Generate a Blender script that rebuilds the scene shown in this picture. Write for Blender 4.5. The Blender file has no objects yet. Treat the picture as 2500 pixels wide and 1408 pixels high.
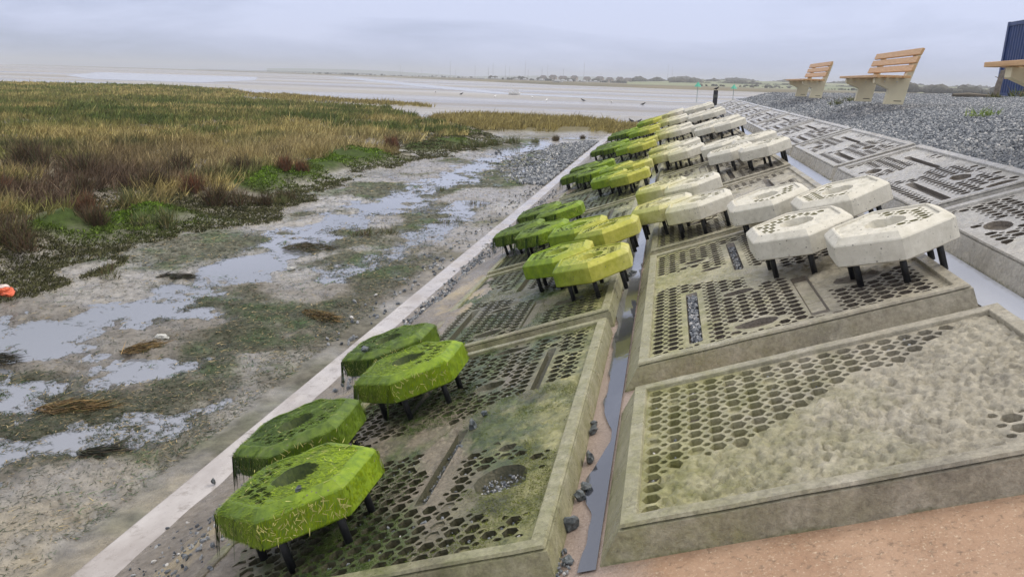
import bpy, math, random
import numpy as np
from mathutils import Vector, Matrix, noise as mnoise
from mathutils.geometry import delaunay_2d_cdt
random.seed(7); RNG = np.random.default_rng(7)
SC = bpy.context.scene
COL = SC.collection
R = math.radians

# ------------------------------------------------------------------ camera, sky, sun, exposure
cam_d = bpy.data.cameras.new('camera'); cam = bpy.data.objects.new('camera', cam_d); COL.objects.link(cam)
cam_d.sensor_width = 36.0; cam_d.lens = 36.0 * 1900 / 2500; cam_d.clip_start = 0.05; cam_d.clip_end = 20000
cr = (0.98082809, 0.19276952, 0.02856882)      # image right, in world axes
cdn = (0.07724461, -0.24998831, -0.96516274)   # image down
cf = (-0.17891209, 0.94886551, -0.26008596)    # viewing direction
cam.matrix_world = Matrix(((cr[0], -cdn[0], -cf[0], 0), (cr[1], -cdn[1], -cf[1], 0), (cr[2], -cdn[2], -cf[2], 0), (0, 0, 0, 1)))
SC.camera = cam

world = bpy.data.worlds.new('World'); SC.world = world; world.use_nodes = True
wt = world.node_tree; wt.nodes.clear()
SUN_EL, SUN_ROT = R(50), R(62)
def wn(t, **kw):
    n = wt.nodes.new(t)
    for k, v in kw.items(): setattr(n, k, v)
    return n
wo = wn('ShaderNodeOutputWorld'); sky = wn('ShaderNodeTexSky'); sky.sky_type = 'NISHITA'; sky.sun_disc = False
sky.sun_elevation = SUN_EL; sky.sun_rotation = SUN_ROT; sky.air_density = 1.0; sky.dust_density = 2.5
b1 = wn('ShaderNodeBackground'); b1.inputs[1].default_value = 0.09; wt.links.new(sky.outputs[0], b1.inputs[0])
tc = wn('ShaderNodeTexCoord'); sp = wn('ShaderNodeSeparateXYZ'); wt.links.new(tc.outputs['Generated'], sp.inputs[0])
# an overcast dome: brighter towards the zenith, broken by soft cloud sheets
mp = wn('ShaderNodeMapping'); mp.inputs['Scale'].default_value = (1.0, 1.0, 5.5); wt.links.new(tc.outputs['Generated'], mp.inputs[0])
n1 = wn('ShaderNodeTexNoise'); n1.inputs['Scale'].default_value = 1.7; n1.inputs['Detail'].default_value = 7; n1.inputs['Roughness'].default_value = 0.52; n1.inputs['Distortion'].default_value = 0.5
wt.links.new(mp.outputs[0], n1.inputs['Vector'])
r1 = wn('ShaderNodeValToRGB'); wt.links.new(n1.outputs[0], r1.inputs[0])
r1.color_ramp.elements[0].position = 0.40; r1.color_ramp.elements[0].color = (0.43, 0.50, 0.68, 1)
r1.color_ramp.elements[1].position = 0.60; r1.color_ramp.elements[1].color = (0.70, 0.77, 1.02, 1)
e = r1.color_ramp.elements.new(0.5); e.color = (0.57, 0.64, 0.87, 1)
mr = wn('ShaderNodeMapRange'); wt.links.new(sp.outputs[2], mr.inputs[0]); mr.inputs[1].default_value = 0.10; mr.inputs[2].default_value = 1.0
mr.inputs[3].default_value = 1.0; mr.inputs[4].default_value = 1.95
warm = wn('ShaderNodeMix', data_type='RGBA'); wt.links.new(mr.outputs[0], warm.inputs['Factor'])
mrf = wn('ShaderNodeMapRange'); wt.links.new(sp.outputs[2], mrf.inputs[0]); mrf.inputs[1].default_value = 0.12; mrf.inputs[2].default_value = 0.8
wt.links.new(mrf.outputs[0], warm.inputs['Factor']); wt.links.new(r1.outputs[0], warm.inputs['A']); warm.inputs['B'].default_value = (0.80, 0.77, 0.73, 1)
b2 = wn('ShaderNodeBackground'); wt.links.new(warm.outputs['Result'], b2.inputs[0]); wt.links.new(mr.outputs[0], b2.inputs[1])
ms = wn('ShaderNodeMixShader'); ms.inputs[0].default_value = 0.93
wt.links.new(b1.outputs[0], ms.inputs[1]); wt.links.new(b2.outputs[0], ms.inputs[2]); wt.links.new(ms.outputs[0], wo.inputs[0])

sun_d = bpy.data.lights.new('sun', 'SUN'); sun_d.energy = 1.5; sun_d.angle = R(14); sun_d.color = (1, 0.93, 0.83)
sun = bpy.data.objects.new('sun', sun_d); COL.objects.link(sun)
SUN_VEC = Vector((math.sin(SUN_ROT) * math.cos(SUN_EL), math.cos(SUN_ROT) * math.cos(SUN_EL), math.sin(SUN_EL)))
sun.rotation_euler = SUN_VEC.to_track_quat('Z', 'Y').to_euler()
SC.view_settings.view_transform = 'Standard'; SC.view_settings.look = 'None'
SC.view_settings.gamma = 1; SC.view_settings.use_curve_mapping = False; SC.view_settings.exposure = 0.0

# ------------------------------------------------------------------ helpers
def tag(o, label=None, cat=None, group=None, kind=None):
    if label: o['label'] = label
    if cat: o['category'] = cat
    if group: o['group'] = group
    if kind: o['kind'] = kind
    elif label: o['kind'] = 'thing'
    return o
def link(name, me, parent=None, loc=None, rot=None):
    o = bpy.data.objects.new(name, me); COL.objects.link(o)
    if parent is not None: o.parent = parent
    if loc is not None: o.location = loc
    if rot is not None: o.rotation_euler = rot
    return o
def empty(name, loc, rot=(0, 0, 0)):
    o = bpy.data.objects.new(name, None); COL.objects.link(o); o.location = loc; o.rotation_euler = rot; o.empty_display_size = 0.1
    return o
def mesh(name, V, F, mat=None, smooth=False):
    me = bpy.data.meshes.new(name); me.from_pydata([tuple(v) for v in V], [], [tuple(f) for f in F])
    if mat: me.materials.append(mat)
    if smooth: me.polygons.foreach_set('use_smooth', [True] * len(me.polygons))
    me.update(); return me
def mesh_np(name, V, F, mat=None, col=None, smooth=False):
    """V (n,3); F (m,k) with k = 3 or 4"""
    V = np.asarray(V, np.float32); F = np.asarray(F, np.int32); k = F.shape[1]
    me = bpy.data.meshes.new(name)
    me.vertices.add(len(V)); me.vertices.foreach_set('co', V.ravel())
    me.loops.add(F.size); me.loops.foreach_set('vertex_index', F.ravel())
    me.polygons.add(len(F)); me.polygons.foreach_set('loop_start', np.arange(0, F.size, k, dtype=np.int32))
    me.polygons.foreach_set('loop_total', np.full(len(F), k, np.int32))
    if smooth: me.polygons.foreach_set('use_smooth', np.ones(len(F), bool))
    if col is not None:
        a = me.color_attributes.new('col', 'FLOAT_COLOR', 'POINT')
        c = np.ones((len(V), 4), np.float32); c[:, :3] = col; a.data.foreach_set('color', c.ravel())
    me.update(calc_edges=True)
    if mat: me.materials.append(mat)
    return me
def copy_tree(o, parent=None):
    c = o.copy(); COL.objects.link(c)
    if parent is not None: c.parent = parent
    for ch in o.children: copy_tree(ch, c)
    return c
def box_vf(x0, x1, y0, y1, z0, z1, o=0):
    V = [(x0, y0, z0), (x1, y0, z0), (x1, y1, z0), (x0, y1, z0), (x0, y0, z1), (x1, y0, z1), (x1, y1, z1), (x0, y1, z1)]
    F = [(0, 3, 2, 1), (4, 5, 6, 7), (0, 1, 5, 4), (1, 2, 6, 5), (2, 3, 7, 6), (3, 0, 4, 7)]
    return V, [tuple(i + o for i in f) for f in F]
def join_vf(parts):
    V, F = [], []
    for v, f in parts:
        o = len(V); V += list(v); F += [tuple(i + o for i in q) for q in f]
    return V, F
def bevel_mod(o, w=0.004, seg=2):
    m = o.modifiers.new('bevel', 'BEVEL'); m.width = w; m.segments = seg; m.limit_method = 'ANGLE'
    return o
def tube_vf(pts, rad, n=8, cap=True):
    pts = [Vector(p) for p in pts]; V, F = [], []
    if not hasattr(rad, '__len__'): rad = [rad] * len(pts)
    for i, p in enumerate(pts):
        d = (pts[min(i + 1, len(pts) - 1)] - pts[max(i - 1, 0)]).normalized()
        a = d.orthogonal().normalized() if i == 0 else (a - d * a.dot(d)).normalized()
        b = d.cross(a)
        for k in range(n):
            t = 2 * math.pi * k / n; V.append(p + (a * math.cos(t) + b * math.sin(t)) * rad[i])
    for i in range(len(pts) - 1):
        for k in range(n):
            F.append((i * n + k, i * n + (k + 1) % n, (i + 1) * n + (k + 1) % n, (i + 1) * n + k))
    if cap:
        F.append(tuple(range(n))[::-1]); F.append(tuple((len(pts) - 1) * n + k for k in range(n)))
    return V, F
# value noise in numpy
_T = RNG.random((512, 512))
def vn(x, y):
    xi = np.floor(x).astype(int); yi = np.floor(y).astype(int); fx = x - xi; fy = y - yi
    fx = fx * fx * (3 - 2 * fx); fy = fy * fy * (3 - 2 * fy)
    a = _T[xi % 512, yi % 512]; b = _T[(xi + 1) % 512, yi % 512]; c = _T[xi % 512, (yi + 1) % 512]; d = _T[(xi + 1) % 512, (yi + 1) % 512]
    return (a * (1 - fx) + b * fx) * (1 - fy) + (c * (1 - fx) + d * fx) * fy
def fbm(x, y, o=4, s=1.0):
    r = 0; a = 0.5; t = 0
    for i in range(o):
        r = r + a * vn(x * s + 17.3 * i, y * s + 9.1 * i); t += a; a *= 0.5; s *= 2.03
    return r / t
def sm(a, b, x):
    t = np.clip((x - a) / (b - a), 0, 1); return t * t * (3 - 2 * t)
def poly_sd(P, x, y):
    """signed distance to polygon, positive inside"""
    P = np.asarray(P, float); d = np.full(x.shape, 1e18); ins = np.zeros(x.shape, bool)
    for i in range(len(P)):
        a = P[i]; b = P[(i + 1) % len(P)]; e = b - a; L = e @ e
        t = np.clip(((x - a[0]) * e[0] + (y - a[1]) * e[1]) / L, 0, 1)
        d = np.minimum(d, (x - a[0] - t * e[0]) ** 2 + (y - a[1] - t * e[1]) ** 2)
        c = ((a[1] > y) != (b[1] > y)); 
        if abs(e[1]) > 1e-9: ins ^= c & (x < e[0] * (y - a[1]) / e[1] + a[0])
    return np.where(ins, 1, -1) * np.sqrt(d)
def line_d(P, x, y):
    P = np.asarray(P, float); d = np.full(x.shape, 1e18)
    for i in range(len(P) - 1):
        a = P[i]; e = P[i + 1] - a; t = np.clip(((x - a[0]) * e[0] + (y - a[1]) * e[1]) / (e @ e), 0, 1)
        d = np.minimum(d, (x - a[0] - t * e[0]) ** 2 + (y - a[1] - t * e[1]) ** 2)
    return np.sqrt(d)

# ------------------------------------------------------------------ materials
class NT:
    def __init__(s, name):
        s.m = bpy.data.materials.new(name); s.m.use_nodes = True; s.t = s.m.node_tree; s.t.nodes.clear()
        s.out = s.t.nodes.new('ShaderNodeOutputMaterial'); s.b = s.t.nodes.new('ShaderNodeBsdfPrincipled'); s.t.links.new(s.b.outputs[0], s.out.inputs[0])
        s._pos = None
    def n(s, t, **kw):
        q = s.t.nodes.new(t)
        for k, v in kw.items(): setattr(q, k, v)
        return q
    def l(s, a, b): s.t.links.new(a, b)
    def val(s, x, inp):
        if isinstance(x, (int, float, tuple)): inp.default_value = x
        else: s.l(x, inp)
    @property
    def pos(s):
        if s._pos is None: s._pos = s.n('ShaderNodeNewGeometry').outputs['Position']
        return s._pos
    def obj(s): return s.n('ShaderNodeTexCoord').outputs['Object']
    def noise(s, scale, detail=4, rough=0.55, vec=None, dist=0.0, st=None):
        q = s.n('ShaderNodeTexNoise'); q.inputs['Scale'].default_value = scale; q.inputs['Detail'].default_value = detail
        q.inputs['Roughness'].default_value = rough; q.inputs['Distortion'].default_value = dist
        v = vec if vec is not None else s.pos
        if st:
            mp = s.n('ShaderNodeMapping'); mp.inputs['Scale'].default_value = st; s.l(v, mp.inputs[0]); v = mp.outputs[0]
        s.l(v, q.inputs['Vector']); return q.outputs[0]
    def vor(s, scale, vec=None, feature='F1', out='Distance'):
        q = s.n('ShaderNodeTexVoronoi'); q.feature = feature; q.inputs['Scale'].default_value = scale
        s.l(vec if vec is not None else s.pos, q.inputs['Vector']); return q.outputs[out]
    def ramp(s, f, *stops):
        q = s.n('ShaderNodeValToRGB'); e = q.color_ramp.elements
        while len(e) < len(stops): e.new(0.5)
        for i, (p, c) in enumerate(stops):
            e[i].position = p; e[i].color = (c, c, c, 1) if isinstance(c, (int, float)) else (*c, 1)
        s.l(f, q.inputs[0]); return q.outputs[0]
    def rng(s, f, a, b, c=0.0, d=1.0):
        q = s.n('ShaderNodeMapRange'); s.l(f, q.inputs[0]); 
        for i, v in enumerate((a, b, c, d)): q.inputs[i + 1].default_value = v
        return q.outputs[0]
    def mix(s, f, a, b, mode='MIX'):
        q = s.n('ShaderNodeMix', data_type='RGBA', blend_type=mode); s.val(f, q.inputs['Factor'])
        for v, k in ((a, 'A'), (b, 'B')):
            if isinstance(v, tuple): q.inputs[k].default_value = (*v, 1) if len(v) == 3 else v
            else: s.l(v, q.inputs[k])
        return q.outputs['Result']
    def math(s, op, a, b=0.0):
        q = s.n('ShaderNodeMath', operation=op); s.val(a, q.inputs[0]); s.val(b, q.inputs[1]); return q.outputs[0]
    def sep(s, v):
        q = s.n('ShaderNodeSeparateXYZ'); s.l(v, q.inputs[0]); return q.outputs
    def bump(s, h, strength=0.4, dist=0.01, nrm=None):
        q = s.n('ShaderNodeBump'); q.inputs['Strength'].default_value = strength; q.inputs['Distance'].default_value = dist; s.l(h, q.inputs['Height'])
        if nrm is not None: s.l(nrm, q.inputs['Normal'])
        return q.outputs[0]
    def fin(s, col=None, rough=None, bump=None, spec=None):
        if col is not None: s.val((*col, 1) if isinstance(col, tuple) and len(col) == 3 else col, s.b.inputs['Base Color'])
        if rough is not None: s.val(rough, s.b.inputs['Roughness'])
        if bump is not None: s.l(bump, s.b.inputs['Normal'])
        if spec is not None: s.b.inputs['Specular IOR Level'].default_value = spec
        return s.m
def simple(name, col, rough=0.6, var=0.15, scale=20, bs=0.2, bd=0.004, obj=False, metal=0):
    s = NT(name); v = s.obj() if obj else None
    n = s.noise(scale, 5, 0.6, v)
    c = s.mix(s.rng(n, 0.3, 0.7), tuple(k * (1 - var) for k in col), tuple(min(1, k * (1 + var)) for k in col))
    s.b.inputs['Metallic'].default_value = metal
    return s.fin(c, rough, s.bump(s.noise(scale * 4, 4, 0.6, v), bs, bd))

# concrete of the panels: algae low on the slope, clean grey-beige high up (colour follows the tide line, world x; top row paled to mimic sky sheen)
def m_panel(name, frame=False):
    rough_zone = False
    s = NT(name); x = s.sep(s.pos)[0]
    big = s.noise(1.6, 5, 0.6); mid = s.noise(9, 5, 0.65); fine = s.noise(60, 4, 0.6)
    conc = s.mix(s.rng(mid, 0.3, 0.7), (0.33, 0.295, 0.215), (0.49, 0.45, 0.355))
    conc = s.mix(s.rng(s.noise(3.2, 6, 0.7), 0.50, 0.68), conc, (0.21, 0.19, 0.145))
    algy = s.mix(s.rng(mid, 0.3, 0.7), (0.20, 0.20, 0.06), (0.42, 0.40, 0.19))
    algd = s.mix(s.rng(s.noise(5, 5, 0.65), 0.35, 0.65), (0.020, 0.042, 0.010), (0.105, 0.135, 0.035))
    if frame:
        algd = s.mix(s.rng(s.noise(7, 6, 0.7), 0.36, 0.66), (0.16, 0.175, 0.06), (0.42, 0.40, 0.25))
        algy = s.mix(s.rng(mid, 0.3, 0.7), (0.28, 0.27, 0.13), (0.42, 0.40, 0.27))
    mud = s.mix(s.rng(fine, 0.3, 0.7), (0.14, 0.115, 0.08), (0.28, 0.24, 0.175))
    xj = s.math('ADD', x, s.math('MULTIPLY', s.math('SUBTRACT', s.noise(4.5, 7, 0.72), 0.5), 1.5))
    c = s.mix(s.rng(xj, 0.0, 0.95), algy, conc)
    c = s.mix(s.rng(xj, -0.30, -0.75), c, algd)
    # mud film on the lower panels, in patches
    m2 = s.math('MULTIPLY', s.rng(s.noise(2.3, 5, 0.6, st=(1, 0.5, 1)), 0.44, 0.56), s.math('MULTIPLY', s.rng(x, -0.55, -1.0) if frame else s.rng(x, -0.45, -0.9), s.rng(s.sep(s.pos)[1], 9.0, 4.5, 0.15, 1.0)))
    c = s.mix(m2, c, mud)
    # mud film caught on rows too
    m3 = s.math('MULTIPLY', s.rng(s.noise(3.3, 6, 0.7), 0.60, 0.72), 0.6)
    c = s.mix(m3, c, (0.22, 0.205, 0.165))
    c = s.mix(s.rng(s.noise(150, 3, 0.6), 0.66, 0.72, 0, 0.5), c, (0.10, 0.09, 0.07))
    b = s.bump(s.noise(38, 7, 0.78, dist=1.2), 0.85, 0.010)
    b = s.bump(s.noise(260, 3, 0.6), 0.4, 0.0015, b)
    c = s.mix(s.rng(x, 1.62, 1.95, 0, 0.65), c, s.mix(s.rng(mid, 0.3, 0.7), (0.46, 0.45, 0.43), (0.62, 0.61, 0.60)))  # upper row: wet sky reflection painted as whiter concrete
    if frame:
        lz = s.sep(s.obj())[2]; ft = s.rng(s.math('ADD', lz, s.math('MULTIPLY', s.noise(5, 6, 0.7), 0.09)), -0.075, -0.10)
        c = s.mix(s.math('MULTIPLY', ft, 0.85), c, s.mix(s.rng(mid, 0.3, 0.7), (0.05, 0.075, 0.015), (0.20, 0.21, 0.05)))
        st_ = s.rng(s.noise(9, 5, 0.7, st=(1, 1, .12)), 0.5, 0.7); c = s.mix(s.math('MULTIPLY', st_, 0.35), c, (0.16, 0.14, 0.09))
    g_ = s.rng(s.noise(40, 8, 0.8), 0.30, 0.70, 0.55, 1.35)
    q = s.n('ShaderNodeVectorMath', operation='SCALE'); s.l(c, q.inputs[0]); s.l(g_, q.inputs['Scale']); c = q.outputs[0]
    rg = s.ramp(s.noise(4, 5, 0.65), (0.38, 0.24), (0.62, 0.60))
    wet = s.rng(x, 1.5, 1.85)
    rg = s.math('MULTIPLY', rg, s.rng(wet, 0, 1, 1.0, 0.55))
    s.b.inputs['IOR'].default_value = 1.6
    return s.fin(c, rg, b)
M_PANEL = m_panel('panel_concrete')
M_FRAME = m_panel('frame_concrete', True)
def m_hole():  # mud and algae tones, darkened to paint shade into the holes
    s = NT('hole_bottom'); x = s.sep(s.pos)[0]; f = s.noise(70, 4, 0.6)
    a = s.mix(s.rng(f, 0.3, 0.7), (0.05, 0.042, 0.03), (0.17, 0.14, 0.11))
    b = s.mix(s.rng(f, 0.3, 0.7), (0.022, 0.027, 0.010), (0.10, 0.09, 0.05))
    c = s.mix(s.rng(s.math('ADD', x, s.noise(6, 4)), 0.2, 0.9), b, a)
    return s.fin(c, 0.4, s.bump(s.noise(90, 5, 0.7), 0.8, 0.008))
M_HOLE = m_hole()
def simple_hole():
    s = NT('slab_hole'); x = s.sep(s.pos)[0]; f = s.noise(60, 4, 0.6)
    a = s.mix(s.rng(f, 0.3, 0.7), (0.14, 0.13, 0.05), (0.34, 0.31, 0.14)); b = s.mix(s.rng(f, 0.3, 0.7), (0.02, 0.04, 0.006), (0.07, 0.10, 0.012))
    return s.fin(s.mix(s.rng(x, 0.0, -0.5), a, b), 0.6)
def m_slab():
    s = NT('slab_concrete'); x = s.sep(s.pos)[0]; nz = s.sep(s.n('ShaderNodeNewGeometry').outputs['True Normal'])
    big = s.noise(3.0, 4, 0.6); mid = s.noise(18, 5, 0.65); fine = s.noise(110, 3, 0.6)
    conc = s.mix(s.rng(mid, 0.3, 0.7), (0.58, 0.55, 0.46), (0.72, 0.69, 0.60))
    cream = s.mix(s.rng(mid, 0.3, 0.7), (0.52, 0.49, 0.23), (0.66, 0.62, 0.39))
    yg = s.mix(s.rng(mid, 0.3, 0.7), (0.36, 0.37, 0.025), (0.54, 0.52, 0.10))
    gr = s.mix(s.rng(mid, 0.3, 0.7), (0.11, 0.20, 0.003), (0.27, 0.39, 0.005))
    dk = s.mix(s.rng(mid, 0.3, 0.7), (0.03, 0.065, 0.005), (0.11, 0.18, 0.010))
    xj = s.math('ADD', x, s.math('MULTIPLY', s.math('SUBTRACT', big, 0.5), 0.55))
    c = s.mix(s.rng(xj, 0.0, 0.45), cream, conc)
    c = s.mix(s.rng(xj, 0.02, -0.32), c, yg)
    c = s.mix(s.rng(xj, -0.6, -1.0), c, gr)
    c = s.mix(s.rng(xj, -1.22, -1.72), c, dk)
    # weed is thicker on faces that look down the slope
    dn = s.rng(nz[0], -0.15, -0.9)
    c = s.mix(s.math('MULTIPLY', dn, s.rng(x, 0.3, -0.6)), c, s.mix(0.5, gr, dk))
    # small blow holes
    pits = s.math('MULTIPLY', s.rng(s.vor(34), 0.20, 0.13), s.rng(s.noise(15, 2), 0.50, 0.56))
    c = s.mix(s.math('MULTIPLY', pits, 0.8), c, (0.12, 0.11, 0.09))
    c = s.mix(s.rng(s.noise(7, 6, 0.75), 0.54, 0.70, 0, 0.45), c, s.mix(0.6, c, (0.14, 0.13, 0.07))); c = s.mix(s.rng(s.noise(45, 7, 0.8), 0.56, 0.68, 0, 0.4), c, s.mix(0.8, c, (0.05, 0.045, 0.03)))
    b = s.bump(s.noise(160, 4, 0.7), 0.35, 0.003); b = s.bump(s.noise(25, 4, 0.6), 0.25, 0.006, b)
    return s.fin(c, 0.62, b)
M_SLAB = m_slab()
M_SLABHOLE = simple_hole()
def m_vcol(name, rough=0.7, var=0.25, bs=0.0, scale=30, spec=0.3, trans=0.0):
    s = NT(name); a = s.n('ShaderNodeVertexColor'); a.layer_name = 'col'
    n = s.noise(scale, 3, 0.6); k = s.rng(n, 0.25, 0.75, 1 - var, 1 + var)
    q = s.n('ShaderNodeVectorMath', operation='SCALE'); s.l(a.outputs[0], q.inputs[0]); s.l(k, q.inputs['Scale'])
    return s.fin(q.outputs[0], rough, None, spec)
M_BLADE = m_vcol('grass_blades'); M_WEED = m_vcol('wet_weed', 0.5, 0.3, spec=0.2); M_STRAW = m_vcol('straw', 0.6, 0.2)
def m_apron():
    s = NT('apron_concrete'); x, y, z = s.sep(s.pos)
    pink = s.mix(s.rng(s.noise(5, 5, 0.65), 0.3, 0.7), (0.40, 0.245, 0.155), (0.54, 0.36, 0.245))
    pink = s.mix(s.rng(s.noise(38, 5, 0.7), 0.55, 0.66, 0, 0.75), pink, (0.22, 0.15, 0.10)); pink = s.mix(s.rng(s.noise(90, 4, 0.7), 0.58, 0.66, 0, 0.8), pink, (0.72, 0.58, 0.42)); pink = s.mix(s.rng(s.noise(9, 5, 0.7), 0.62, 0.70, 0, 0.6), pink, (0.17, 0.12, 0.08))
    sand = s.mix(s.rng(s.noise(120, 4, 0.7), 0.3, 0.7), (0.27, 0.20, 0.165), (0.48, 0.39, 0.34))
    c = s.mix(s.rng(s.math('ADD', x, s.math('MULTIPLY', s.noise(3, 4), 0.5)), 0.35, 0.15), pink, sand)
    c = s.mix(s.math('MULTIPLY', s.rng(y, 2.55, 2.75), s.rng(x, 0.4, 0.9)), c, (0.50, 0.47, 0.42))
    c = s.mix(s.rng(x, -0.5, -1.2), c, s.mix(s.rng(s.noise(20, 6, 0.7), 0.3, 0.7), (0.13, 0.11, 0.085), (0.30, 0.26, 0.215)))
    b = s.bump(s.noise(30, 7, 0.75), 0.8, 0.014)
    return s.fin(c, s.ramp(s.noise(6, 3), (0.4, 0.25), (0.62, 0.6)), b)
M_APRON = m_apron()
def m_kerb():
    s = NT('kerb_concrete')
    c = s.mix(s.rng(s.noise(3.5, 6, 0.65, st=(1, 0.4, 1)), 0.35, 0.65), (0.33, 0.295, 0.275), (0.50, 0.47, 0.455))
    c = s.mix(s.rng(s.noise(6, 6, 0.75), 0.54, 0.66, 0, 0.7), c, (0.20, 0.17, 0.14)); c = s.mix(s.rng(s.noise(30, 5, 0.7), 0.6, 0.7, 0, 0.6), c, (0.16, 0.14, 0.12))
    return s.fin(c, s.ramp(s.noise(2.2, 5, 0.6), (0.42, 0.12), (0.62, 0.42)), s.bump(s.noise(18, 6, 0.7, st=(1, 0.35, 1)), 0.3, 0.006), 0.8)
M_KERB = m_kerb()
def m_water(name, base, rough, bs, scale):
    s = NT(name); s.b.inputs['IOR'].default_value = 1.75
    return s.fin(base, rough, s.bump(s.noise(scale, 3, 0.5), bs, 0.01), 0.8)
M_WATER = m_water('puddle_water', (0.20, 0.21, 0.235), 0.05, 0.05, 9)
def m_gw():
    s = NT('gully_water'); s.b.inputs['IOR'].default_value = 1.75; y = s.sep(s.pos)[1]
    c = s.mix(s.rng(s.math('ADD', y, s.math('MULTIPLY', s.noise(3, 4), 2.0)), 6.0, 9.0), (0.045, 0.05, 0.065), (0.24, 0.245, 0.27))  # sky reflection painted in: base colour turns paler with distance
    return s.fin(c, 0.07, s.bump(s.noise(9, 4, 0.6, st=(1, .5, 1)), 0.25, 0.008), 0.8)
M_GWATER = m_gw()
M_PGWATER = m_water('sky_pale_gully_water', (0.34, 0.35, 0.385), 0.08, 0.15, 14)  # base colour paled to carry the bright sky reflection
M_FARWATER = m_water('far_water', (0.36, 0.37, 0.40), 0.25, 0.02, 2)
def m_mud():
    s = NT('mud'); a = s.n('ShaderNodeVertexColor'); a.layer_name = 'col'
    pr = s.sep(s.pos); 
    k = s.rng(s.noise(7, 6, 0.7), 0.28, 0.72, 0.45, 1.5); q = s.n('ShaderNodeVectorMath', operation='SCALE'); s.l(a.outputs[0], q.inputs[0]); s.l(k, q.inputs['Scale'])
    ws = s.rng(s.noise(0.55, 6, 0.65, st=(0.35, 1.4, 1)), 0.35, 0.6)          # wet streaks
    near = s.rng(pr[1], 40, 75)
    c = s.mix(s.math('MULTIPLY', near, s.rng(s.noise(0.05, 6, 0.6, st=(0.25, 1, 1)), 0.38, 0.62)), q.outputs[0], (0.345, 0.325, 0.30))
    rough = s.math('ADD', s.math('MULTIPLY', ws, -0.24), s.rng(s.noise(12, 4), 0.3, 0.7, 0.27, 0.45))
    wa = s.n('ShaderNodeAttribute'); wa.attribute_name = 'wet'; wa = wa.outputs['Fac']
    dk_ = s.rng(s.sep(a.outputs[0])[1], 0.14, 0.22); rough = s.math('ADD', s.math('MULTIPLY', rough, dk_), s.math('MULTIPLY', s.math('SUBTRACT', 1.0, dk_), 0.85))
    rough = s.math('ADD', s.math('MULTIPLY', rough, s.math('SUBTRACT', 1.0, wa)), s.math('MULTIPLY', wa, 0.10))
    hs = s.math('SUBTRACT', 1.0, s.math('MULTIPLY', wa, 0.8))
    rough = s.math('ADD', rough, s.math('MULTIPLY', s.math('MULTIPLY', near, s.rng(s.noise(0.03, 5, 0.6, st=(0.2, 1, 1)), 0.42, 0.56)), 0.35))
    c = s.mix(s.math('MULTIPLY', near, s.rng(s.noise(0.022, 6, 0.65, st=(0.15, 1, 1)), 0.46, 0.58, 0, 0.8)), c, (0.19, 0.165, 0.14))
    b = s.bump(s.math('MULTIPLY', s.noise(16, 7, 0.72), hs), 0.75, 0.03); b = s.bump(s.math('MULTIPLY', s.noise(70, 4, 0.6), hs), 0.5, 0.006, b)
    s.b.inputs['IOR'].default_value = 1.6; m_ = s.fin(c, rough, b, 0.6); s.l(s.rng(dk_, 0, 1, 0.12, 0.6), s.b.inputs['Specular IOR Level'])
    return m_
M_MUD = m_mud()
def m_silt():
    s = NT('silt'); f = s.noise(35, 6, 0.7)
    c = s.mix(s.rng(f, 0.3, 0.7), (0.115, 0.095, 0.075), (0.30, 0.26, 0.21))
    c = s.mix(s.rng(s.noise(2.0, 5, 0.6), 0.52, 0.62, 0, 0.7), c, (0.42, 0.34, 0.20))
    return s.fin(c, s.ramp(s.noise(5, 4), (0.4, 0.25), (0.6, 0.55)), s.bump(s.noise(40, 7, 0.75), 0.8, 0.012), 0.6)
M_SILT = m_silt()
def m_gravel(name, a, b, rnd=True):
    s = NT(name)
    if rnd:
        r = s.n('ShaderNodeObjectInfo').outputs['Random']
        c = s.ramp(r, (0.0, (0.06, 0.07, 0.085)), (0.3, a), (0.62, b), (0.9, (0.36, 0.37, 0.38)), (1.0, (0.62, 0.60, 0.57)))
    else: c = s.mix(s.rng(s.noise(30, 5, 0.7), 0.3, 0.7), a, b)
    return s.fin(c, 0.6, s.bump(s.noise(90, 3), 0.4, 0.004))
M_GRAVEL = m_gravel('gravel_stone', (0.13, 0.145, 0.165), (0.22, 0.235, 0.255))
M_GROUND = m_gravel('gravel_bed', (0.09, 0.095, 0.105), (0.2, 0.205, 0.21), False)
M_DKSTONE = simple('dark_stone', (0.10, 0.115, 0.125), 0.35, 0.6, 60, 0.6, 0.006)
M_TANSTONE = simple('tan_stone', (0.36, 0.27, 0.17), 0.7, 0.3, 30, 0.6, 0.01)
M_LEG = simple('black_leg', (0.012, 0.013, 0.016), 0.45, 0.4, 60, 0.5, 0.003)

# ------------------------------------------------------------------ the slope frame: U up the slope, Y along the shore, N off the slope
A_SL = math.atan(0.364); CA, SA = math.cos(A_SL), math.sin(A_SL)
def S(u, y, n=0.0): return Vector((u * CA - n * SA, y, -1.5 + u * SA + n * CA))
Y_END = 33.6
NB = -0.135     # the apron lies this far below the panel tops

# apron (one sheet under all panels)
def grid_sheet(us, ys, f, name, mat, smooth=True):
    V = np.array([f(u, y) for y in ys for u in us]); nu = len(us)
    i = np.arange((len(ys) - 1) * (nu - 1)); r, c = i // (nu - 1), i % (nu - 1); a = r * nu + c
    return mesh_np(name, V, np.stack([a, a + 1, a + nu + 1, a + nu], 1), mat, smooth=smooth)
us = np.linspace(-3.0, 2.92, 60); ys = np.concatenate([np.linspace(-0.5, 8, 140), np.linspace(8.2, Y_END + 0.6, 60)])
o = link('apron', grid_sheet(us, ys, lambda u, y: S(u, y, NB + 0.006 * (mnoise.noise(Vector((u * 3, y * 3, 0))))), 'apron', M_APRON)); tag(o, kind='structure')
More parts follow.
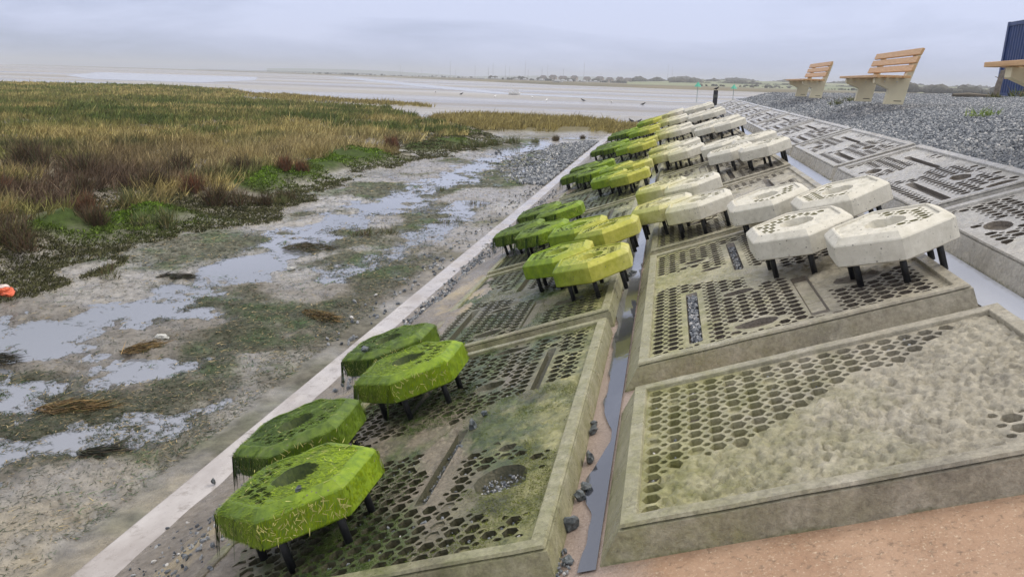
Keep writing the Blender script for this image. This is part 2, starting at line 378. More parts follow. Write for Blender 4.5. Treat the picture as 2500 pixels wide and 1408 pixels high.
# end wall of the revetment and toe kerb
V, F = box_vf(-2.945, -2.66, 0.2, 41, -2.95, -2.632)
kb = link('toe_kerb', mesh('toe_kerb', V, F, M_KERB)); bevel_mod(kb, 0.012); tag(kb, kind='structure')
p = [S(-3.0, Y_END + 0.6, NB), S(2.92, Y_END + 0.6, NB)]
o = link('apron_end', mesh('apron_end', [p[0], p[1], (p[1].x, p[1].y + 0.02, -3), (p[0].x, p[0].y + 0.02, -3)], [(0, 3, 2, 1)], M_KERB)); tag(o, kind='structure')

# gully water
def strip(name, mat, ul, ur, y0, y1, seed, n=NB + 0.010, step=0.03, wob=0.05):
    L, Rr = [], []; yy = np.arange(y0, y1, step)
    for y in yy:
        w = 1.3 * wob * (mnoise.noise(Vector((seed, y * 2.1, 0))) + 0.18 * mnoise.noise(Vector((seed, y * 9, 3))))
        L.append(S(ul(y) + w, y, n)); Rr.append(S(ur(y), y, n))
    V = [v for q in zip(L, Rr) for v in q]; F = [(2 * i, 2 * i + 1, 2 * i + 3, 2 * i + 2) for i in range(len(yy) - 1)]
    o = link(name, mesh(name, V, F, mat)); tag(o, kind='structure'); return o
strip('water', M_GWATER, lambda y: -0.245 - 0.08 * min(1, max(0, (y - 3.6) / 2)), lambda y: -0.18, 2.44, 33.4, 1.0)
strip('water', M_PGWATER, lambda y: 1.68, lambda y: 1.87, 3.2, 33.4, 4.0, wob=0.03)

# ------------------------------------------------------------------ perforated relief surface (constrained triangulation)
def hexpts(cx, cy, w, h): return [(cx + w, cy), (cx + w * .5, cy + h), (cx - w * .5, cy + h), (cx - w, cy), (cx - w * .5, cy - h), (cx + w * .5, cy - h)]
def blob(cx, cy, rx, ry, n=14, jit=0.12, rng=random): return [(cx + rx * math.cos(2 * math.pi * i / n) * (1 + rng.uniform(-jit, jit)), cy + ry * math.sin(2 * math.pi * i / n) * (1 + rng.uniform(-jit, jit))) for i in range(n)]
def rrect(u0, u1, v0, v1, r=0.02):
    P = []
    for cx, cy, a0 in ((u1 - r, v1 - r, 0), (u0 + r, v1 - r, 90), (u0 + r, v0 + r, 180), (u1 - r, v0 + r, 270)):
        for k in range(4): a = R(a0 + 30 * k); P.append((cx + r * math.cos(a), cy + r * math.sin(a)))
    return P
def inside(P, x, y):
    c = False; j = len(P) - 1
    for i in range(len(P)):
        if (P[i][1] > y) != (P[j][1] > y) and x < (P[j][0] - P[i][0]) * (y - P[i][1]) / (P[j][1] - P[i][1]) + P[i][0]: c = not c
        j = i
    return c
def relief(name, bound, pockets, roughf, seed, p=0.09, q=0.08, bw=0.0375, bh=0.032, sw=0.018, sh=0.014, depth=0.055, amp=0.009,
           gs=0.026, shear=0.0, z0=0.0, mats=(M_PANEL, M_HOLE), plug=0.0, lump=0.0, wallmat=0):
    """bound: outline; pockets: [(outline, depth)]; roughf(x,y) -> True where the surface is lumpy and closed"""
    rr = random.Random(seed)
    xs = [a for a, b in bound]; ysv = [b for a, b in bound]; x0, x1, y0, y1 = min(xs), max(xs), min(ysv), max(ysv)
    holes = [(P, d, 0.8) for P, d in pockets]
    def pocket_near(cx, cy, m):
        for P, d in pockets:
            if inside(P, cx, cy): return True
            for k in range(6):
                if inside(P, cx + m * math.cos(k), cy + m * math.sin(k * 1.047)): return True
            if any((a - cx) ** 2 + (b - cy) ** 2 < m * m for a, b in P): return True
        return False
    ni, nj = int((x1 - x0) / p) + 2, int((y1 - y0) / q) + 2
    for i in range(-1, ni):
        for j in range(-1, nj):
            for big in (True, False):
                cx = x0 + 0.045 + (i + (0 if big else .5)) * p; cy = y0 + 0.036 + (j + (0 if big else .5)) * q
                w, h = (bw, bh) if big else (sw, sh)
                w *= rr.uniform(.93, 1.05); h *= rr.uniform(.93, 1.05)
                hp = hexpts(cx, cy, w, h)
                if not all(inside(bound, a + (0.004 if a > cx else -0.004), b + (0.004 if b > cy else -0.004)) for a, b in hp): continue
                if roughf(cx, cy) or pocket_near(cx, cy, w + 0.008): continue
                if rr.random() < plug: continue
                holes.append((hp, depth * (rr.uniform(.7, 1.15) if rr.random() > .12 else rr.uniform(.15, .4)), 0.9))
    pts, faces = [], []
    def addpoly(P):
        k = len(pts); pts.extend(P); faces.append(list(range(k, k + len(P))))
    # outline subdivided so the edge stays true
    B = []
    for a, b in zip(bound, bound[1:] + bound[:1]):
        n = max(1, int(math.dist(a, b) / 0.08)); B += [(a[0] + (b[0] - a[0]) * k / n, a[1] + (b[1] - a[1]) * k / n) for k in range(n)]
    addpoly(B)
    for P, d, t in holes: addpoly(P)
    nb = len(pts)
    yy = y0 + gs / 2
    while yy < y1:
        xx = x0 + gs / 2
        while xx < x1:
            a, b = xx + rr.uniform(-.35, .35) * gs, yy + rr.uniform(-.35, .35) * gs
            dense = roughf(a, b)
            if (dense or rr.random() < 0.10) and inside(bound, a, b) and not any(inside(P, a, b) for P, d, t in holes[:len(pockets)]):
                pts.append((a, b))
            xx += gs
        yy += gs
    co, ed, fc, ov, oe, of = delaunay_2d_cdt([Vector(v) for v in pts], [], faces, 0, 1e-6, True)
    sv = seed * 3.1
    def z(x, y):
        wq = .02 * mnoise.noise(Vector((x * 18, y * 18, sv))); v = Vector(((x + wq) * 34 + sv, (y - wq) * 22, sv)); n1 = mnoise.noise(v); n2 = mnoise.noise(Vector((x * 75, y * 60, sv)))
        zz = amp * (.35 - abs(n1) * 2.6) * 0.8 + amp * .55 * n2 if roughf(x, y) else 0.0
        if lump: zz += lump * mnoise.noise(Vector((x * 9, y * 9, sv))) + lump * .6 * mnoise.noise(Vector((x * 24, y * 24, sv)))
        return z0 + zz
    V = [(c[0], c[1], z(c[0], c[1])) for c in co]; Fs, MI = [], []
    for f, o_ in zip(fc, of):
        if not o_: continue
        if any(k > 0 for k in o_): continue
        Fs.append(tuple(f)); MI.append(0)
    n_top = len(Fs)
    # walls and bottoms
    idx = {}
    for i, src in enumerate(ov):
        for k in src: idx[k] = i
    k = len(B)
    for P, d, t in holes:
        n = len(P); top = [idx.get(k + i) for i in range(n)]; k += n
        if None in top: continue
        cx = sum(a for a, b in P) / n; cy = sum(b for a, b in P) / n; t0 = len(V); V += [V[i] for i in top]; top = [t0 + i for i in range(n)]; o0 = len(V)
        V += [(cx + (a - cx) * t, cy + (b - cy) * t, z0 - d) for a, b in P]
        ar = sum(P[i][0] * P[(i + 1) % n][1] - P[(i + 1) % n][0] * P[i][1] for i in range(n))
        for i in range(n):
            a, b = top[i], top[(i + 1) % n]; c_, d_ = o0 + (i + 1) % n, o0 + i
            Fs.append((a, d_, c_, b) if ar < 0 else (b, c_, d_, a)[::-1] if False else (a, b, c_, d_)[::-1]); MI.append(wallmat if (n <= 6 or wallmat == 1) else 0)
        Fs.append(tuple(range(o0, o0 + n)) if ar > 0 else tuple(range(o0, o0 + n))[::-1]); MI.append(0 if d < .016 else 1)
    me = mesh(name, V, Fs)
    for m in mats: me.materials.append(m)
    MI = [1 if v_ == 1.5 else v_ for v_ in MI]
    me.polygons.foreach_set('material_index', MI); me.polygons.foreach_set('use_smooth', [i < n_top for i in range(len(Fs))]); me.update()
    return me, holes

RIM = 0.06
def frame_mesh(W, L, name='frame', rim=RIM, drop=0.022, fl=0.13, fr=0.01, fv=0.03):
    rings = []
    def ring(i, z):  # rounded-corner rectangle offset inwards by i
        a = [(i, i), (W - i, i), (W - i, L - i), (i, L - i)] if i is not None else [(-fl, -fv), (W + fr, -fv), (W + fr, L + fv), (-fl, L + fv)]; P = []
        for k in range(4):
            p0, p1 = a[k], a[(k + 1) % 4]; n = 14
            for t in range(n):
                f = t / n; x, y = p0[0] + (p1[0] - p0[0]) * f, p0[1] + (p1[1] - p0[1]) * f
                j = 0.0022 * mnoise.noise(Vector((x * 6, y * 6, W)))
                P.append((x + j, y + j, z + j))
        return P
    rs = [ring(None, NB - 0.02), ring(-0.009, -0.021), ring(0.007, -0.018), ring(0.007, -0.013), ring(-0.004, -0.011), ring(0.003, 0.0), ring(rim - 0.004, 0.0), ring(rim, -0.004), ring(rim + 0.004, -drop - 0.004)]
    V = [v for r in rs for v in r]; n = len(rs[0]); F = []
    for k in range(len(rs) - 1):
        for i in range(n): F.append((k * n + i, k * n + (i + 1) % n, (k + 1) * n + (i + 1) % n, (k + 1) * n + i))
    return mesh(name, V, F, M_FRAME)
def bound_rect(W, L): i = RIM + 0.002; return [(i, i), (W - i, i), (W - i, L - i), (i, L - i)]
rr_ = random.Random(3)
WM, LM = 1.72, 2.88
# three full-size designs, one half-length, two for the narrow upper row
def rz_M0(x, y): # lumpy field below a diagonal
    return y < 0.02 + (0.20 + 0.66 * x + 0.05 * math.sin(x * 9)) and x > 0.13 and not (1.30 < x < 1.5 and 0.05 < y < 0.3) or (x > 1.5 and y < 1.1 and not y < .15)
def rz_M1(x, y):
    return (1.48 + .12 * math.sin(x * 7) < y < 2.0 + .2 * x - 0.3 * (x > .45) and x < 0.72) or (0.72 <= x < 0.98 and 1.1 + .1 * math.sin(y * 9) < y < 1.6) or (1.0 < x < 1.66 and 0.62 + .08 * math.sin(x * 9) < y < 1.35)
def rz_L1(x, y):
    return (0.98 + .1 * math.sin(x * 11) < y < 1.62 - .22 * math.sin(x * 3) and x > .85) or (1.15 < y < 1.6 + .1 * math.sin(x * 9) and x < .9 and x > .45) or (.35 + .05 * math.sin(x * 20) < y < .62 and x > 1.25)
def rz_C(x, y):
    return (y > 1.2 + 0.5 * x and y < 1.9 + 0.45 * x + .1 * math.sin(x * 8) ) or (x > 1.1 and y < .5)
pk = rr_
des = {}
des['M0'] = relief('lattice', bound_rect(WM, 1.33), [], rz_M0, 1, amp=0.021, gs=0.0135, z0=-0.02)
des['M1'] = relief('lattice', bound_rect(WM, LM), [(rrect(.29, .37, .18, 1.28), .035), (rrect(.66, .73, 1.6, 2.58), .035), (blob(.64, 1.0, .10, .055, rng=pk), .03),
    (blob(.68, .27, .12, .07, rng=pk), .03), (blob(.38, 2.24, .09, .05, rng=pk), .03), (blob(.5, 1.84, .08, .04, rng=pk), .03), (rrect(.97, 1.07, .16, 1.0, .01), .012), (blob(1.32, .68, .14, .1, 18, 0, pk), .02)], rz_M1, 2, z0=-0.02, wallmat=1, amp=0.013, gs=0.02)
des['L1'] = relief('lattice', bound_rect(WM, LM), [(rrect(1.00, 1.06, .55, 1.36), .03), (rrect(1.34, 1.40, 1.75, 2.5), .03), (blob(1.40, .66, .13, .13, 18, .04, pk), .05), (blob(1.36, 1.0, .05, .04, rng=pk), .02),
    (blob(1.03, 2.02, .10, .07, rng=pk), .03), (blob(1.03, 2.7, .14, .05, rng=pk), .03), (rrect(.52, .57, 1.7, 2.6), .02)], rz_L1, 3, z0=-0.02, depth=0.045, wallmat=1, lump=0.006, plug=0.06, amp=0.014, gs=0.02)
des['C'] = relief('lattice', bound_rect(WM, LM), [(rrect(.35, .42, 1.85, 2.6), .035), (rrect(1.30, 1.37, 1.5, 2.5), .035), (blob(.5, .9, .13, .07, rng=pk), .03), (blob(.9, .5, .12, .06, rng=pk), .03),
    (blob(1.05, 2.35, .12, .05, rng=pk), .03), (blob(1.2, .9, .1, .05, rng=pk), .03)], rz_C, 4, z0=-0.02, wallmat=1)
WT = 0.84
def rz_T(x, y): return (1.35 + .1 * math.sin(x * 15) < y < 1.75 + .25 * x) or (x > .5 and y > 2.2 and y < 2.75) or (x < .2 and 2.3 < y < 2.7)
des['T'] = relief('lattice', bound_rect(WT, LM), [(rrect(.20, .27, .12, 1.10), .035), (rrect(.55, .61, 1.45, 2.45), .035), (blob(.2, 2.15, .075, .12, rng=pk), .03), (blob(.54, .78, .075, .13, rng=pk), .03),
    (blob(.66, .38, .06, .05, rng=pk), .03), (blob(.62, .17, .10, .07, rng=pk), .03)], rz_T, 5, z0=-0.02, wallmat=1, depth=0.06)
frames = {'M': frame_mesh(WM, LM), 'M0': frame_mesh(WM, 1.33), 'T': frame_mesh(WT, LM, fl=.10, fr=.02)}
ORD = ['nearest', 'second', 'third', 'fourth', 'fifth', 'sixth', 'seventh', 'eighth', 'ninth', 'tenth', 'eleventh', 'twelfth']
def panel(u0, v0, d, fr, label, group, flip=False):
    e = empty('revetment_panel', S(u0, v0, 0), (0, -A_SL, 0)); tag(e, label, 'concrete panel', group)
    link('frame', frames[fr], e)
    q = link('lattice', des[d][0], e)
    if flip: W = WT if fr == 'T' else WM; q.rotation_euler = (0, 0, math.pi); q.location = (W, LM, 0)
    return e
panel(-0.06, 2.49, 'M0', 'M0', 'short pale panel in the foreground, honeycomb in one corner and lumpy relief over the rest', 'panels of the middle row')
for k in range(10):
    y = 4.17 + 3.1 * k
    panel(-0.06, y, ['M1', 'C', 'M1', 'L1'][k % 4] if k else 'M1', 'M', ['beige honeycomb panel with a stone-filled slot, under the biggest white slabs', 'beige panel behind the one with the stone-filled slot'][k] if k < 2 else
          'middle-row honeycomb panel, %s along the shore from the camera' % ORD[k + 1], 'panels of the middle row', flip=(k % 4 in (2,))) if y < 32 else None
for k in range(10):
    panel(-2.06, 2.45 + 3.1 * k, ['L1', 'M1', 'C', 'L1'][k % 4], 'M', 'green and brown honeycomb panel under the nearest mossy slabs' if k == 0 else
          'algae-stained lower-row panel, %s along the shore from the camera' % ORD[k], 'panels of the lower row', flip=(k % 4 == 3))
for k in range(-1, 9):
    panel(1.96, 6.1 + 3.07 * k, 'T', 'T', 'whitish upper-row panel, cut by the right edge of the picture' if k < 0 else
          'narrow whitish panel beside the gravel, %s of the upper row' % ORD[k], 'panels of the upper row', flip=False)

# ------------------------------------------------------------------ hexagonal slabs on black legs
RS = 0.372
def hexR(r, z=None):
    P = [(r * math.cos(R(90 + 60 * k)), r * math.sin(R(90 + 60 * k))) for k in range(6)]
    return P if z is None else [(a, b, z) for a, b in P]
SD = (0.0, 0.100, 0.104, 0.132, 0.132, 0.118)
def slab_body(fuzz=0.0, seed=0):
    rs = [(RS - .010, -0.030), (RS, -0.022), (RS, 0.092), (RS - .006, 0.100), (RS - .056, 0.130), (RS - .066, 0.132), (RS - .074, 0.130), (RS - .078, 0.112)]
    n = 6; V = []; S_ = 8
    for r_, z_ in rs:
        P = hexR(r_)
        for k in range(6):
            a, b = P[k], P[(k + 1) % 6]
            for t in range(S_):
                x, y = a[0] + (b[0] - a[0]) * t / S_, a[1] + (b[1] - a[1]) * t / S_
                if t == 0: x *= .985; y *= .985
                j = fuzz * mnoise.noise(Vector((x * 14, y * 14, z_ * 14 + seed)))
                V.append((x * (1 + j * 3), y * (1 + j * 3), z_ + j))
    n = 6 * S_; F = []
    for k in range(len(rs) - 1):
        for i in range(n): F.append((k * n + i, k * n + (i + 1) % n, (k + 1) * n + (i + 1) % n, (k + 1) * n + i))
    F.append(tuple(range(n))[::-1])
    return mesh('body', V, F, M_SLAB)
bodies = [slab_body(0.0, 1), slab_body(0.008, 2), slab_body(0.010, 5)]
hb = hexR(RS - .0775)
def rs_a(x, y): return x < 0.03 + .04 * math.sin(y * 20)
def rs_b(x, y): return x > 0.02 + .03 * math.sin(y * 25)
def rs_c(x, y): return x * .6 + y > 0.04
kw = dict(z0=0.120, depth=0.034, p=0.066, q=0.060, bw=0.0265, bh=0.0215, sw=0.012, sh=0.010, amp=0.008, gs=0.014, wallmat=1.5)
dish = lambda sd: [(blob(0, 0, .112, .112, 22, .015, random.Random(sd)), .075)]
tops = [relief('relief_top', hb, dish(1), rs_a, 11, mats=(M_SLAB, M_SLABHOLE), **kw), relief('relief_top', hb, dish(2), rs_b, 12, mats=(M_SLAB, M_SLABHOLE), **kw), relief('relief_top', hb, dish(3), rs_c, 13, mats=(M_SLAB, M_SLABHOLE), **kw)]
kw2 = dict(kw); kw2.update(z0=0.124, lump=0.008, plug=0.1, wallmat=1, bw=0.029, bh=0.023)  # mossy tops: dark algae colour on the walls paints in the recess shade
tops += [relief('relief_top', hb, dish(4), rs_b, 14, mats=(M_SLAB, M_SLABHOLE), **kw2), relief('relief_top', hb, dish(5), rs_a, 15, mats=(M_SLAB, M_SLABHOLE), **kw2)]
V, F = tube_vf([(0, 0, -0.20), (0, 0, 0.01)], 0.0185, 12)
LEG = mesh('leg', V, F, M_LEG, True)
# weed: strands hugging a mossy slab and hanging off its seaward edge; built in slab axes (seaward = -x)
def strands(P, D, N, L, W, col, sag=None, segs=2):
    """P,D,N (n,3): root, direction, up; ribbons of 2 segments"""
    n = len(P); side = np.cross(D, N); side /= np.linalg.norm(side, axis=1)[:, None] + 1e-9
    sag = np.zeros((n, 3)) if sag is None else sag
    a, b = P - side * W[:, None], P + side * W[:, None]; M1 = P + D * (L * .55)[:, None] + sag * .3
    c, d = M1 - side * W[:, None] * .8, M1 + side * W[:, None] * .8; t = P + D * L[:, None] + sag
    V = np.stack([a, b, c, d, t], 1).reshape(-1, 3); i = np.arange(n)[:, None] * 5
    F = np.concatenate([i + [[0, 1, 3]], i + [[0, 3, 2]], i + [[2, 3, 4]]], 0)
    return V, F, np.repeat(col, 5, 0)
def weed_mesh(seed, nb, dark, long_n, top=None, rot=0):
    g = np.random.default_rng(seed); Vs, Fs, Cs = [], [], []; off = 0
    def add(v, f, c):
        nonlocal off
        Vs.append(v); Fs.append(f + off); Cs.append(c); off += len(v)
    lim = np.array(hexR(RS))
    # top surface and bevel
    n = nb; x = g.uniform(-.38, .34, n); y = g.uniform(-.38, .38, n); d = np.max(np.stack([np.abs(x * math.cos(R(60 * k)) + y * math.sin(R(60 * k))) for k in range(3)]), 0) / (RS * .866)
    k = (d < 1) & (x * x + y * y > .108 ** 2)
    if top is not None:
        cr_, sr_ = math.cos(R(-60 * rot)), math.sin(R(-60 * rot)); xr, yr = x * cr_ - y * sr_, x * sr_ + y * cr_
        for P_, dd, tt in tops[top][1]:
            cx = sum(a for a, b in P_) / len(P_); cy = sum(b for a, b in P_) / len(P_); w_ = max(a for a, b in P_) - cx; h_ = max(b for a, b in P_) - cy
            k &= ((xr - cx) / w_) ** 2 + ((yr - cy) / h_) ** 2 > .95
    x, y, d = x[k], y[k], d[k]; z = 0.128 - np.clip(d - .83, 0, 1) * .19
    n = len(x); D = np.stack([-np.ones(n) + g.normal(0, .35, n), g.normal(0, .55, n), g.uniform(-.02, .28, n)], 1); D /= np.linalg.norm(D, axis=1)[:, None]
    base = np.array([0.028, 0.068, 0.004]) if dark else np.array([0.17, 0.26, 0.012])
    br = np.array([0.15, 0.25, 0.006]) if dark else np.array([0.33, 0.46, 0.006])
    t = np.clip(g.normal(.42, .25, n) + x * 1.9, 0, 1)[:, None]; col = base * (1 - t) + br * t
    col = col * (.5 + .9 * fbm(x * 1.0 + seed, y + 3, 4, 9.0))[:, None]
    add(*strands(np.stack([x, y, z], 1), D, np.tile([0, 0, 1.], (n, 1)), g.uniform(.012, .034, n), g.uniform(.0009, .0018, n), col, np.stack([0 * x, 0 * x, -g.uniform(0, .010, n)], 1)))
    # sides: hang down
    n = nb // 2; kf = g.integers(0, 6, n); keep = g.random(n) < np.where(np.isin(kf, [0, 1, 2]), 1, .55); kf = kf[keep]; n = len(kf)
    P = hexR(RS); a = np.array([P[i] for i in kf]); b = np.array([P[(i + 1) % 6] for i in kf]); f = g.random(n)[:, None]; q = a + (b - a) * f; nn = (a + b); nn /= np.linalg.norm(nn, axis=1)[:, None]
    z = g.uniform(-.015, .10, n); P3 = np.stack([q[:, 0] + nn[:, 0] * .003, q[:, 1] + nn[:, 1] * .003, z], 1)
    D = np.stack([nn[:, 0] * .12 - .36 + g.normal(0, .12, n), nn[:, 1] * .12 + g.normal(0, .12, n), -np.ones(n)], 1); D /= np.linalg.norm(D, axis=1)[:, None]
    N3 = np.stack([nn[:, 0], nn[:, 1], 0 * z], 1); t = np.clip(g.random(n) * .5 + .15 + q[:, 0] * 1.5, 0, 1)[:, None]; col = base * .7 * (1 - t) + br * .8 * t
    add(*strands(P3 + N3 * g.uniform(0, .004, n)[:, None], D, N3, np.minimum(g.uniform(.012, .035, n), z + .026), g.uniform(.0009, .0018, n), col))
    # long tresses off the seaward edge
    n = long_n; kf = g.choice([0, 1, 2], n, p=[.2, .6, .2]); a = np.array([P[i] for i in kf]); b = np.array([P[(i + 1) % 6] for i in kf]); cl = g.choice(np.array([.04, .1, .5, .93, .97]), n) + g.normal(0, .03, n)
    f = np.where(g.random(n) < .85, cl, g.random(n))[:, None]; q = a + (b - a) * np.clip(f, 0, 1); nn = (a + b); nn /= np.linalg.norm(nn, axis=1)[:, None]
    P3 = np.stack([q[:, 0] + nn[:, 0] * .006, q[:, 1] + nn[:, 1] * .006, np.full(n, .09)], 1); N3 = np.stack([nn[:, 0], nn[:, 1], np.zeros(n)], 1)
    D = np.tile([-.345, 0, -.94], (n, 1)) + g.normal(0, .03, (n, 3)); t = g.random(n)[:, None] * .4
    add(*strands(P3, D, N3, g.uniform(.10, .30, n) * (1 if dark else .85), g.uniform(.002, .0045, n), np.array([0.02, .045, .006]) * (1 - t) + base * t))
    V, F, C = np.concatenate(Vs), np.concatenate(Fs), np.concatenate(Cs)
    return mesh_np('weed_strands', V, F, M_WEED, C)
def straw_mesh(seed, n):
    g = np.random.default_rng(seed); P = hexR(RS); kf = g.choice([2, 3, 1], n, p=[.4, .4, .2]); a = np.array([P[i] for i in kf]); b = np.array([P[(i + 1) % 6] for i in kf]); q = a + (b - a) * g.random(n)[:, None]
    nn = (a + b); nn /= np.linalg.norm(nn, axis=1)[:, None]; N3 = np.stack([nn[:, 0], nn[:, 1], np.zeros(n)], 1)
    T3 = np.stack([-nn[:, 1], nn[:, 0], np.zeros(n)], 1); D = T3 * g.normal(0, .6, n)[:, None] + np.array([[0, 0, 1.]]) * g.normal(0, 1, n)[:, None]; D /= np.linalg.norm(D, axis=1)[:, None]
    P3 = np.stack([q[:, 0], q[:, 1], g.uniform(-.01, .09, n)], 1) + N3 * .006
    m = n // 4; x = g.uniform(-.3, .32, m); y = g.uniform(-.3, .3, m); k = (x * x + y * y > .12 ** 2) & (np.abs(y) < .3 - .0 * x) & (np.hypot(x, y) < .33); x, y = x[k], y[k]; m = len(x); a_ = g.normal(0.4, .8, m)
    PP = np.concatenate([P3, np.stack([x, y, np.full(m, .137)], 1)]); DD = np.concatenate([D, np.stack([np.cos(a_), np.sin(a_), g.normal(0, .12, m)], 1)]); NN = np.concatenate([N3, np.tile([0, 0, 1.], (m, 1))])
    k = len(PP); c = np.array([.62, .58, .20]) * g.uniform(.6, 1.1, k)[:, None]
    V, F, C = strands(PP, DD, NN, g.uniform(.015, .042, k), g.uniform(.0012, .0021, k), c)
    return mesh_np('straw', V, F, M_STRAW, C)
weeds = [weed_mesh(21, 9000, False, 46, 4, 0), weed_mesh(22, 10000, True, 60, 3, 2), weed_mesh(23, 3500, True, 90), weed_mesh(24, 9000, False, 26, 4, 3), weed_mesh(25, 10000, True, 45, 3, 0)]
straws = [straw_mesh(31, 230), straw_mesh(32, 130), straw_mesh(33, 40)]
def slab(u, y, kind, top, rot, label, group, wi=None, si=None, name='hexagonal_slab'):
    rr = random.Random(u * 100 + y)
    u, y = u + 0.10, y * 1.03; e = empty(name, S(u, y, 0.163), (R(rr.uniform(-.8, .8)), -A_SL + R(rr.uniform(-.8, .8)), R(rr.uniform(-2.5, 2.5)))); tag(e, label, 'slab', group)
    b = link('body', bodies[kind], e)
    t = link('relief_top', tops[top][0], e, rot=(0, 0, R(60 * rot)))
    for k in range(6):
        a = R(90 + 60 * k); link('leg', LEG, e, (0.255 * math.cos(a), 0.255 * math.sin(a), 0))
    if wi is not None: tag(link('weed_strands', weeds[wi], e), kind='stuff')
    if si is not None: tag(link('straw', straws[si], e), kind='stuff')
    return e
G_L, G_M = 'raised slabs over the lower row of panels', 'raised slabs over the middle row of panels'
POSN = ['front', 'second', 'third', 'rearmost']
near = [(-1.61, 2.84, 2, 4, 3, 'bright green mossy slab with a round dish, nearest the camera, straw stuck to its side', 3, 0),
        (-2.02, 3.60, 1, 3, 2, 'dark green weed-covered slab just behind the nearest one, its tresses hanging over the kerb side', 1, 1),
        (-1.59, 4.33, 1, 4, 0, 'bright green slab with dark tresses on its left end and black legs showing', 0, 1),
        (-2.02, 5.05, 1, 3, 0, 'dark green slab with a black stone on it, behind the bright one with dark tresses', 4, 1)]
for u, y, kd, tp, ro, lb, wi, si in near: slab(u, y, kd, tp, ro, lb, G_L, wi, si)
LOW = [((-.57, 6.12), (-.96, 6.78), (-.55, 7.5), (-.93, 8.12)), ((-1.45, 8.75), (-1.88, 9.45), (-1.44, 10.2), (-1.86, 10.9))]
for k in range(9):
    base = LOW[k % 2]; dy = 6.15 * (k // 2); inner = k % 2 == 0
    for j, (u, y) in enumerate(base):
        if y + dy > Y_END: continue
        look = 'yellow-green slab with crisp honeycomb' if inner else 'dark green shaggy slab'
        lb = '%s, %s one of the %s group along the lower row' % (look, POSN[j], ORD[k + 1])
        slab(u, y + dy, 0 if inner else 1, [0, 1, 0, 1][j] if inner else 3 + j % 2, [0, 0, 2, 1][j] if inner else j, lb, G_L, (2 if not inner else None), (2 if k < 2 and not inner else None))
MID = [((1.36, 4.62), (.96, 5.27), (1.37, 5.98), (.92, 6.62)), ((.37, 7.47), (-.0, 7.98), (.35, 8.95), (-.02, 9.5))]
MN = [[('largest white slab, its honeycomb half up the slope and four black legs in view'), 'white slab left of the largest one, dish in the middle', 'white slab right behind the front pair, beside the upper gully', 'white slab left of the one beside the upper gully'],
      ['cream slab right of centre at the gully, round dish and full rim', 'yellowish cream slab overhanging the lower gully', 'cream slab behind the one with full rim', 'cream slab rearmost over the lower gully in the second white group']]
for k in range(10):
    base = MID[k % 2]; dy = 6.05 * (k // 2)
    for j, (u, y) in enumerate(base):
        if y + dy > Y_END: continue
        lb = MN[k][j] if k < 2 else '%s slab, %s one of the %s group along the middle row' % ('white' if k % 2 == 0 else 'cream white', POSN[j], ORD[k])
        slab(u, y + dy, 0, [[0, 1, 1, 0], [0, 1, 0, 1]][k % 2][j], [[0, 5, 0, 5], [0, 0, 0, 4]][k % 2][j], lb, G_M)

# ------------------------------------------------------------------ silt drifted against the kerb and over the feet of the lower panels
def silt_n(u, y):
    h = -0.205 + 0.155 * float(sm(-2.97, -2.35, np.float64(u))) + 0.025 * float(sm(-2.3, -1.9, np.float64(u)))
    nz = mnoise.fractal(Vector((u * 1.8, y * 1.1, 2)), 1.0, 2.1, 4) * .075 + mnoise.noise(Vector((u * 14, y * 14, 1))) * .010 + mnoise.noise(Vector((u * 33, y * 33, 1))) * .006
    fall = 0.17 * float(sm(-2.0, -1.45, np.float64(u)))
    drift = 0.10 * math.exp(-((u + 1.5) ** 2 / .06 + (y - 3.75) ** 2 / .2)) + .075 * math.exp(-((u + 1.45) ** 2 / .10 + (y - 2.55) ** 2 / .16)) + .05 * math.exp(-((u + 1.5) ** 2 / .08 + (y - 4.5) ** 2 / .2)) + .03 * math.exp(-((u + 1.7) ** 2 / .1 + (y - 2.6) ** 2 / .1))
    return h + nz - fall + drift
us = np.arange(-3.10, -0.9, 0.03); ys = np.concatenate([np.arange(1.6, 8, 0.03), np.arange(8, Y_END, 0.12)])
o = link('silt', grid_sheet(us, ys, lambda u, y: S(u, y, silt_n(u, y)), 'silt', M_SILT)); tag(o, kind='structure')

# ------------------------------------------------------------------ mudflat, creek and salt marsh
Z_M, Z_W = -2.672, -2.700
MARSH = [(-8, 5.5), (-7.9, 8), (-8.1, 9), (-8.5, 10.3), (-8.2, 11.5), (-8.1, 13.2), (-8.5, 16.4), (-8.8, 22.3), (-8.1, 26.3), (-7.8, 31.3), (-7.8, 35.5), (-9.8, 40), (-16, 50), (-20, 58), (-30, 63), (-37, 66), (-43, 78), (-52, 92), (-66, 102), (-92, 120), (-220, 135), (-220, 0), (-9, 0)]
SPIT = [(-48, 80), (-37, 69.5), (-30, 68), (-21, 66), (-20.3, 67.5), (-24, 71.5), (-30, 73.5), (-42, 84)]
CLUMP = [(-16, 50), (-13, 44.5), (-9.4, 39.5), (-6.4, 40), (-4.6, 42), (-2.4, 42.2), (-1.0, 45), (-1.5, 51), (-5, 54), (-8, 56), (-13, 56)]
CREEK = [(-6.6, 5.6), (-6.0, 6.7), (-5.5, 7.7), (-5.5, 8.6), (-5.5, 9.8), (-5.9, 12.3), (-5.8, 13.8), (-5.7, 17.1), (-5.8, 22.5), (-5.7, 29.4), (-5.0, 33.0), (-6, 37), (-3.5, 38.5)]
FOREP = [[(-7.5, 4.4), (-5.2, 5.0), (-4.8, 5.7), (-4.3, 6.4)], [(-6.2, 3.6), (-4.3, 4.3), (-3.75, 5.05)], [(-7, 6.9), (-5.3, 6.1), (-4.6, 6.1)], [(-4.3, 9.6), (-3.9, 13), (-4.2, 17)], [(-4.2, 22), (-3.7, 27)]]
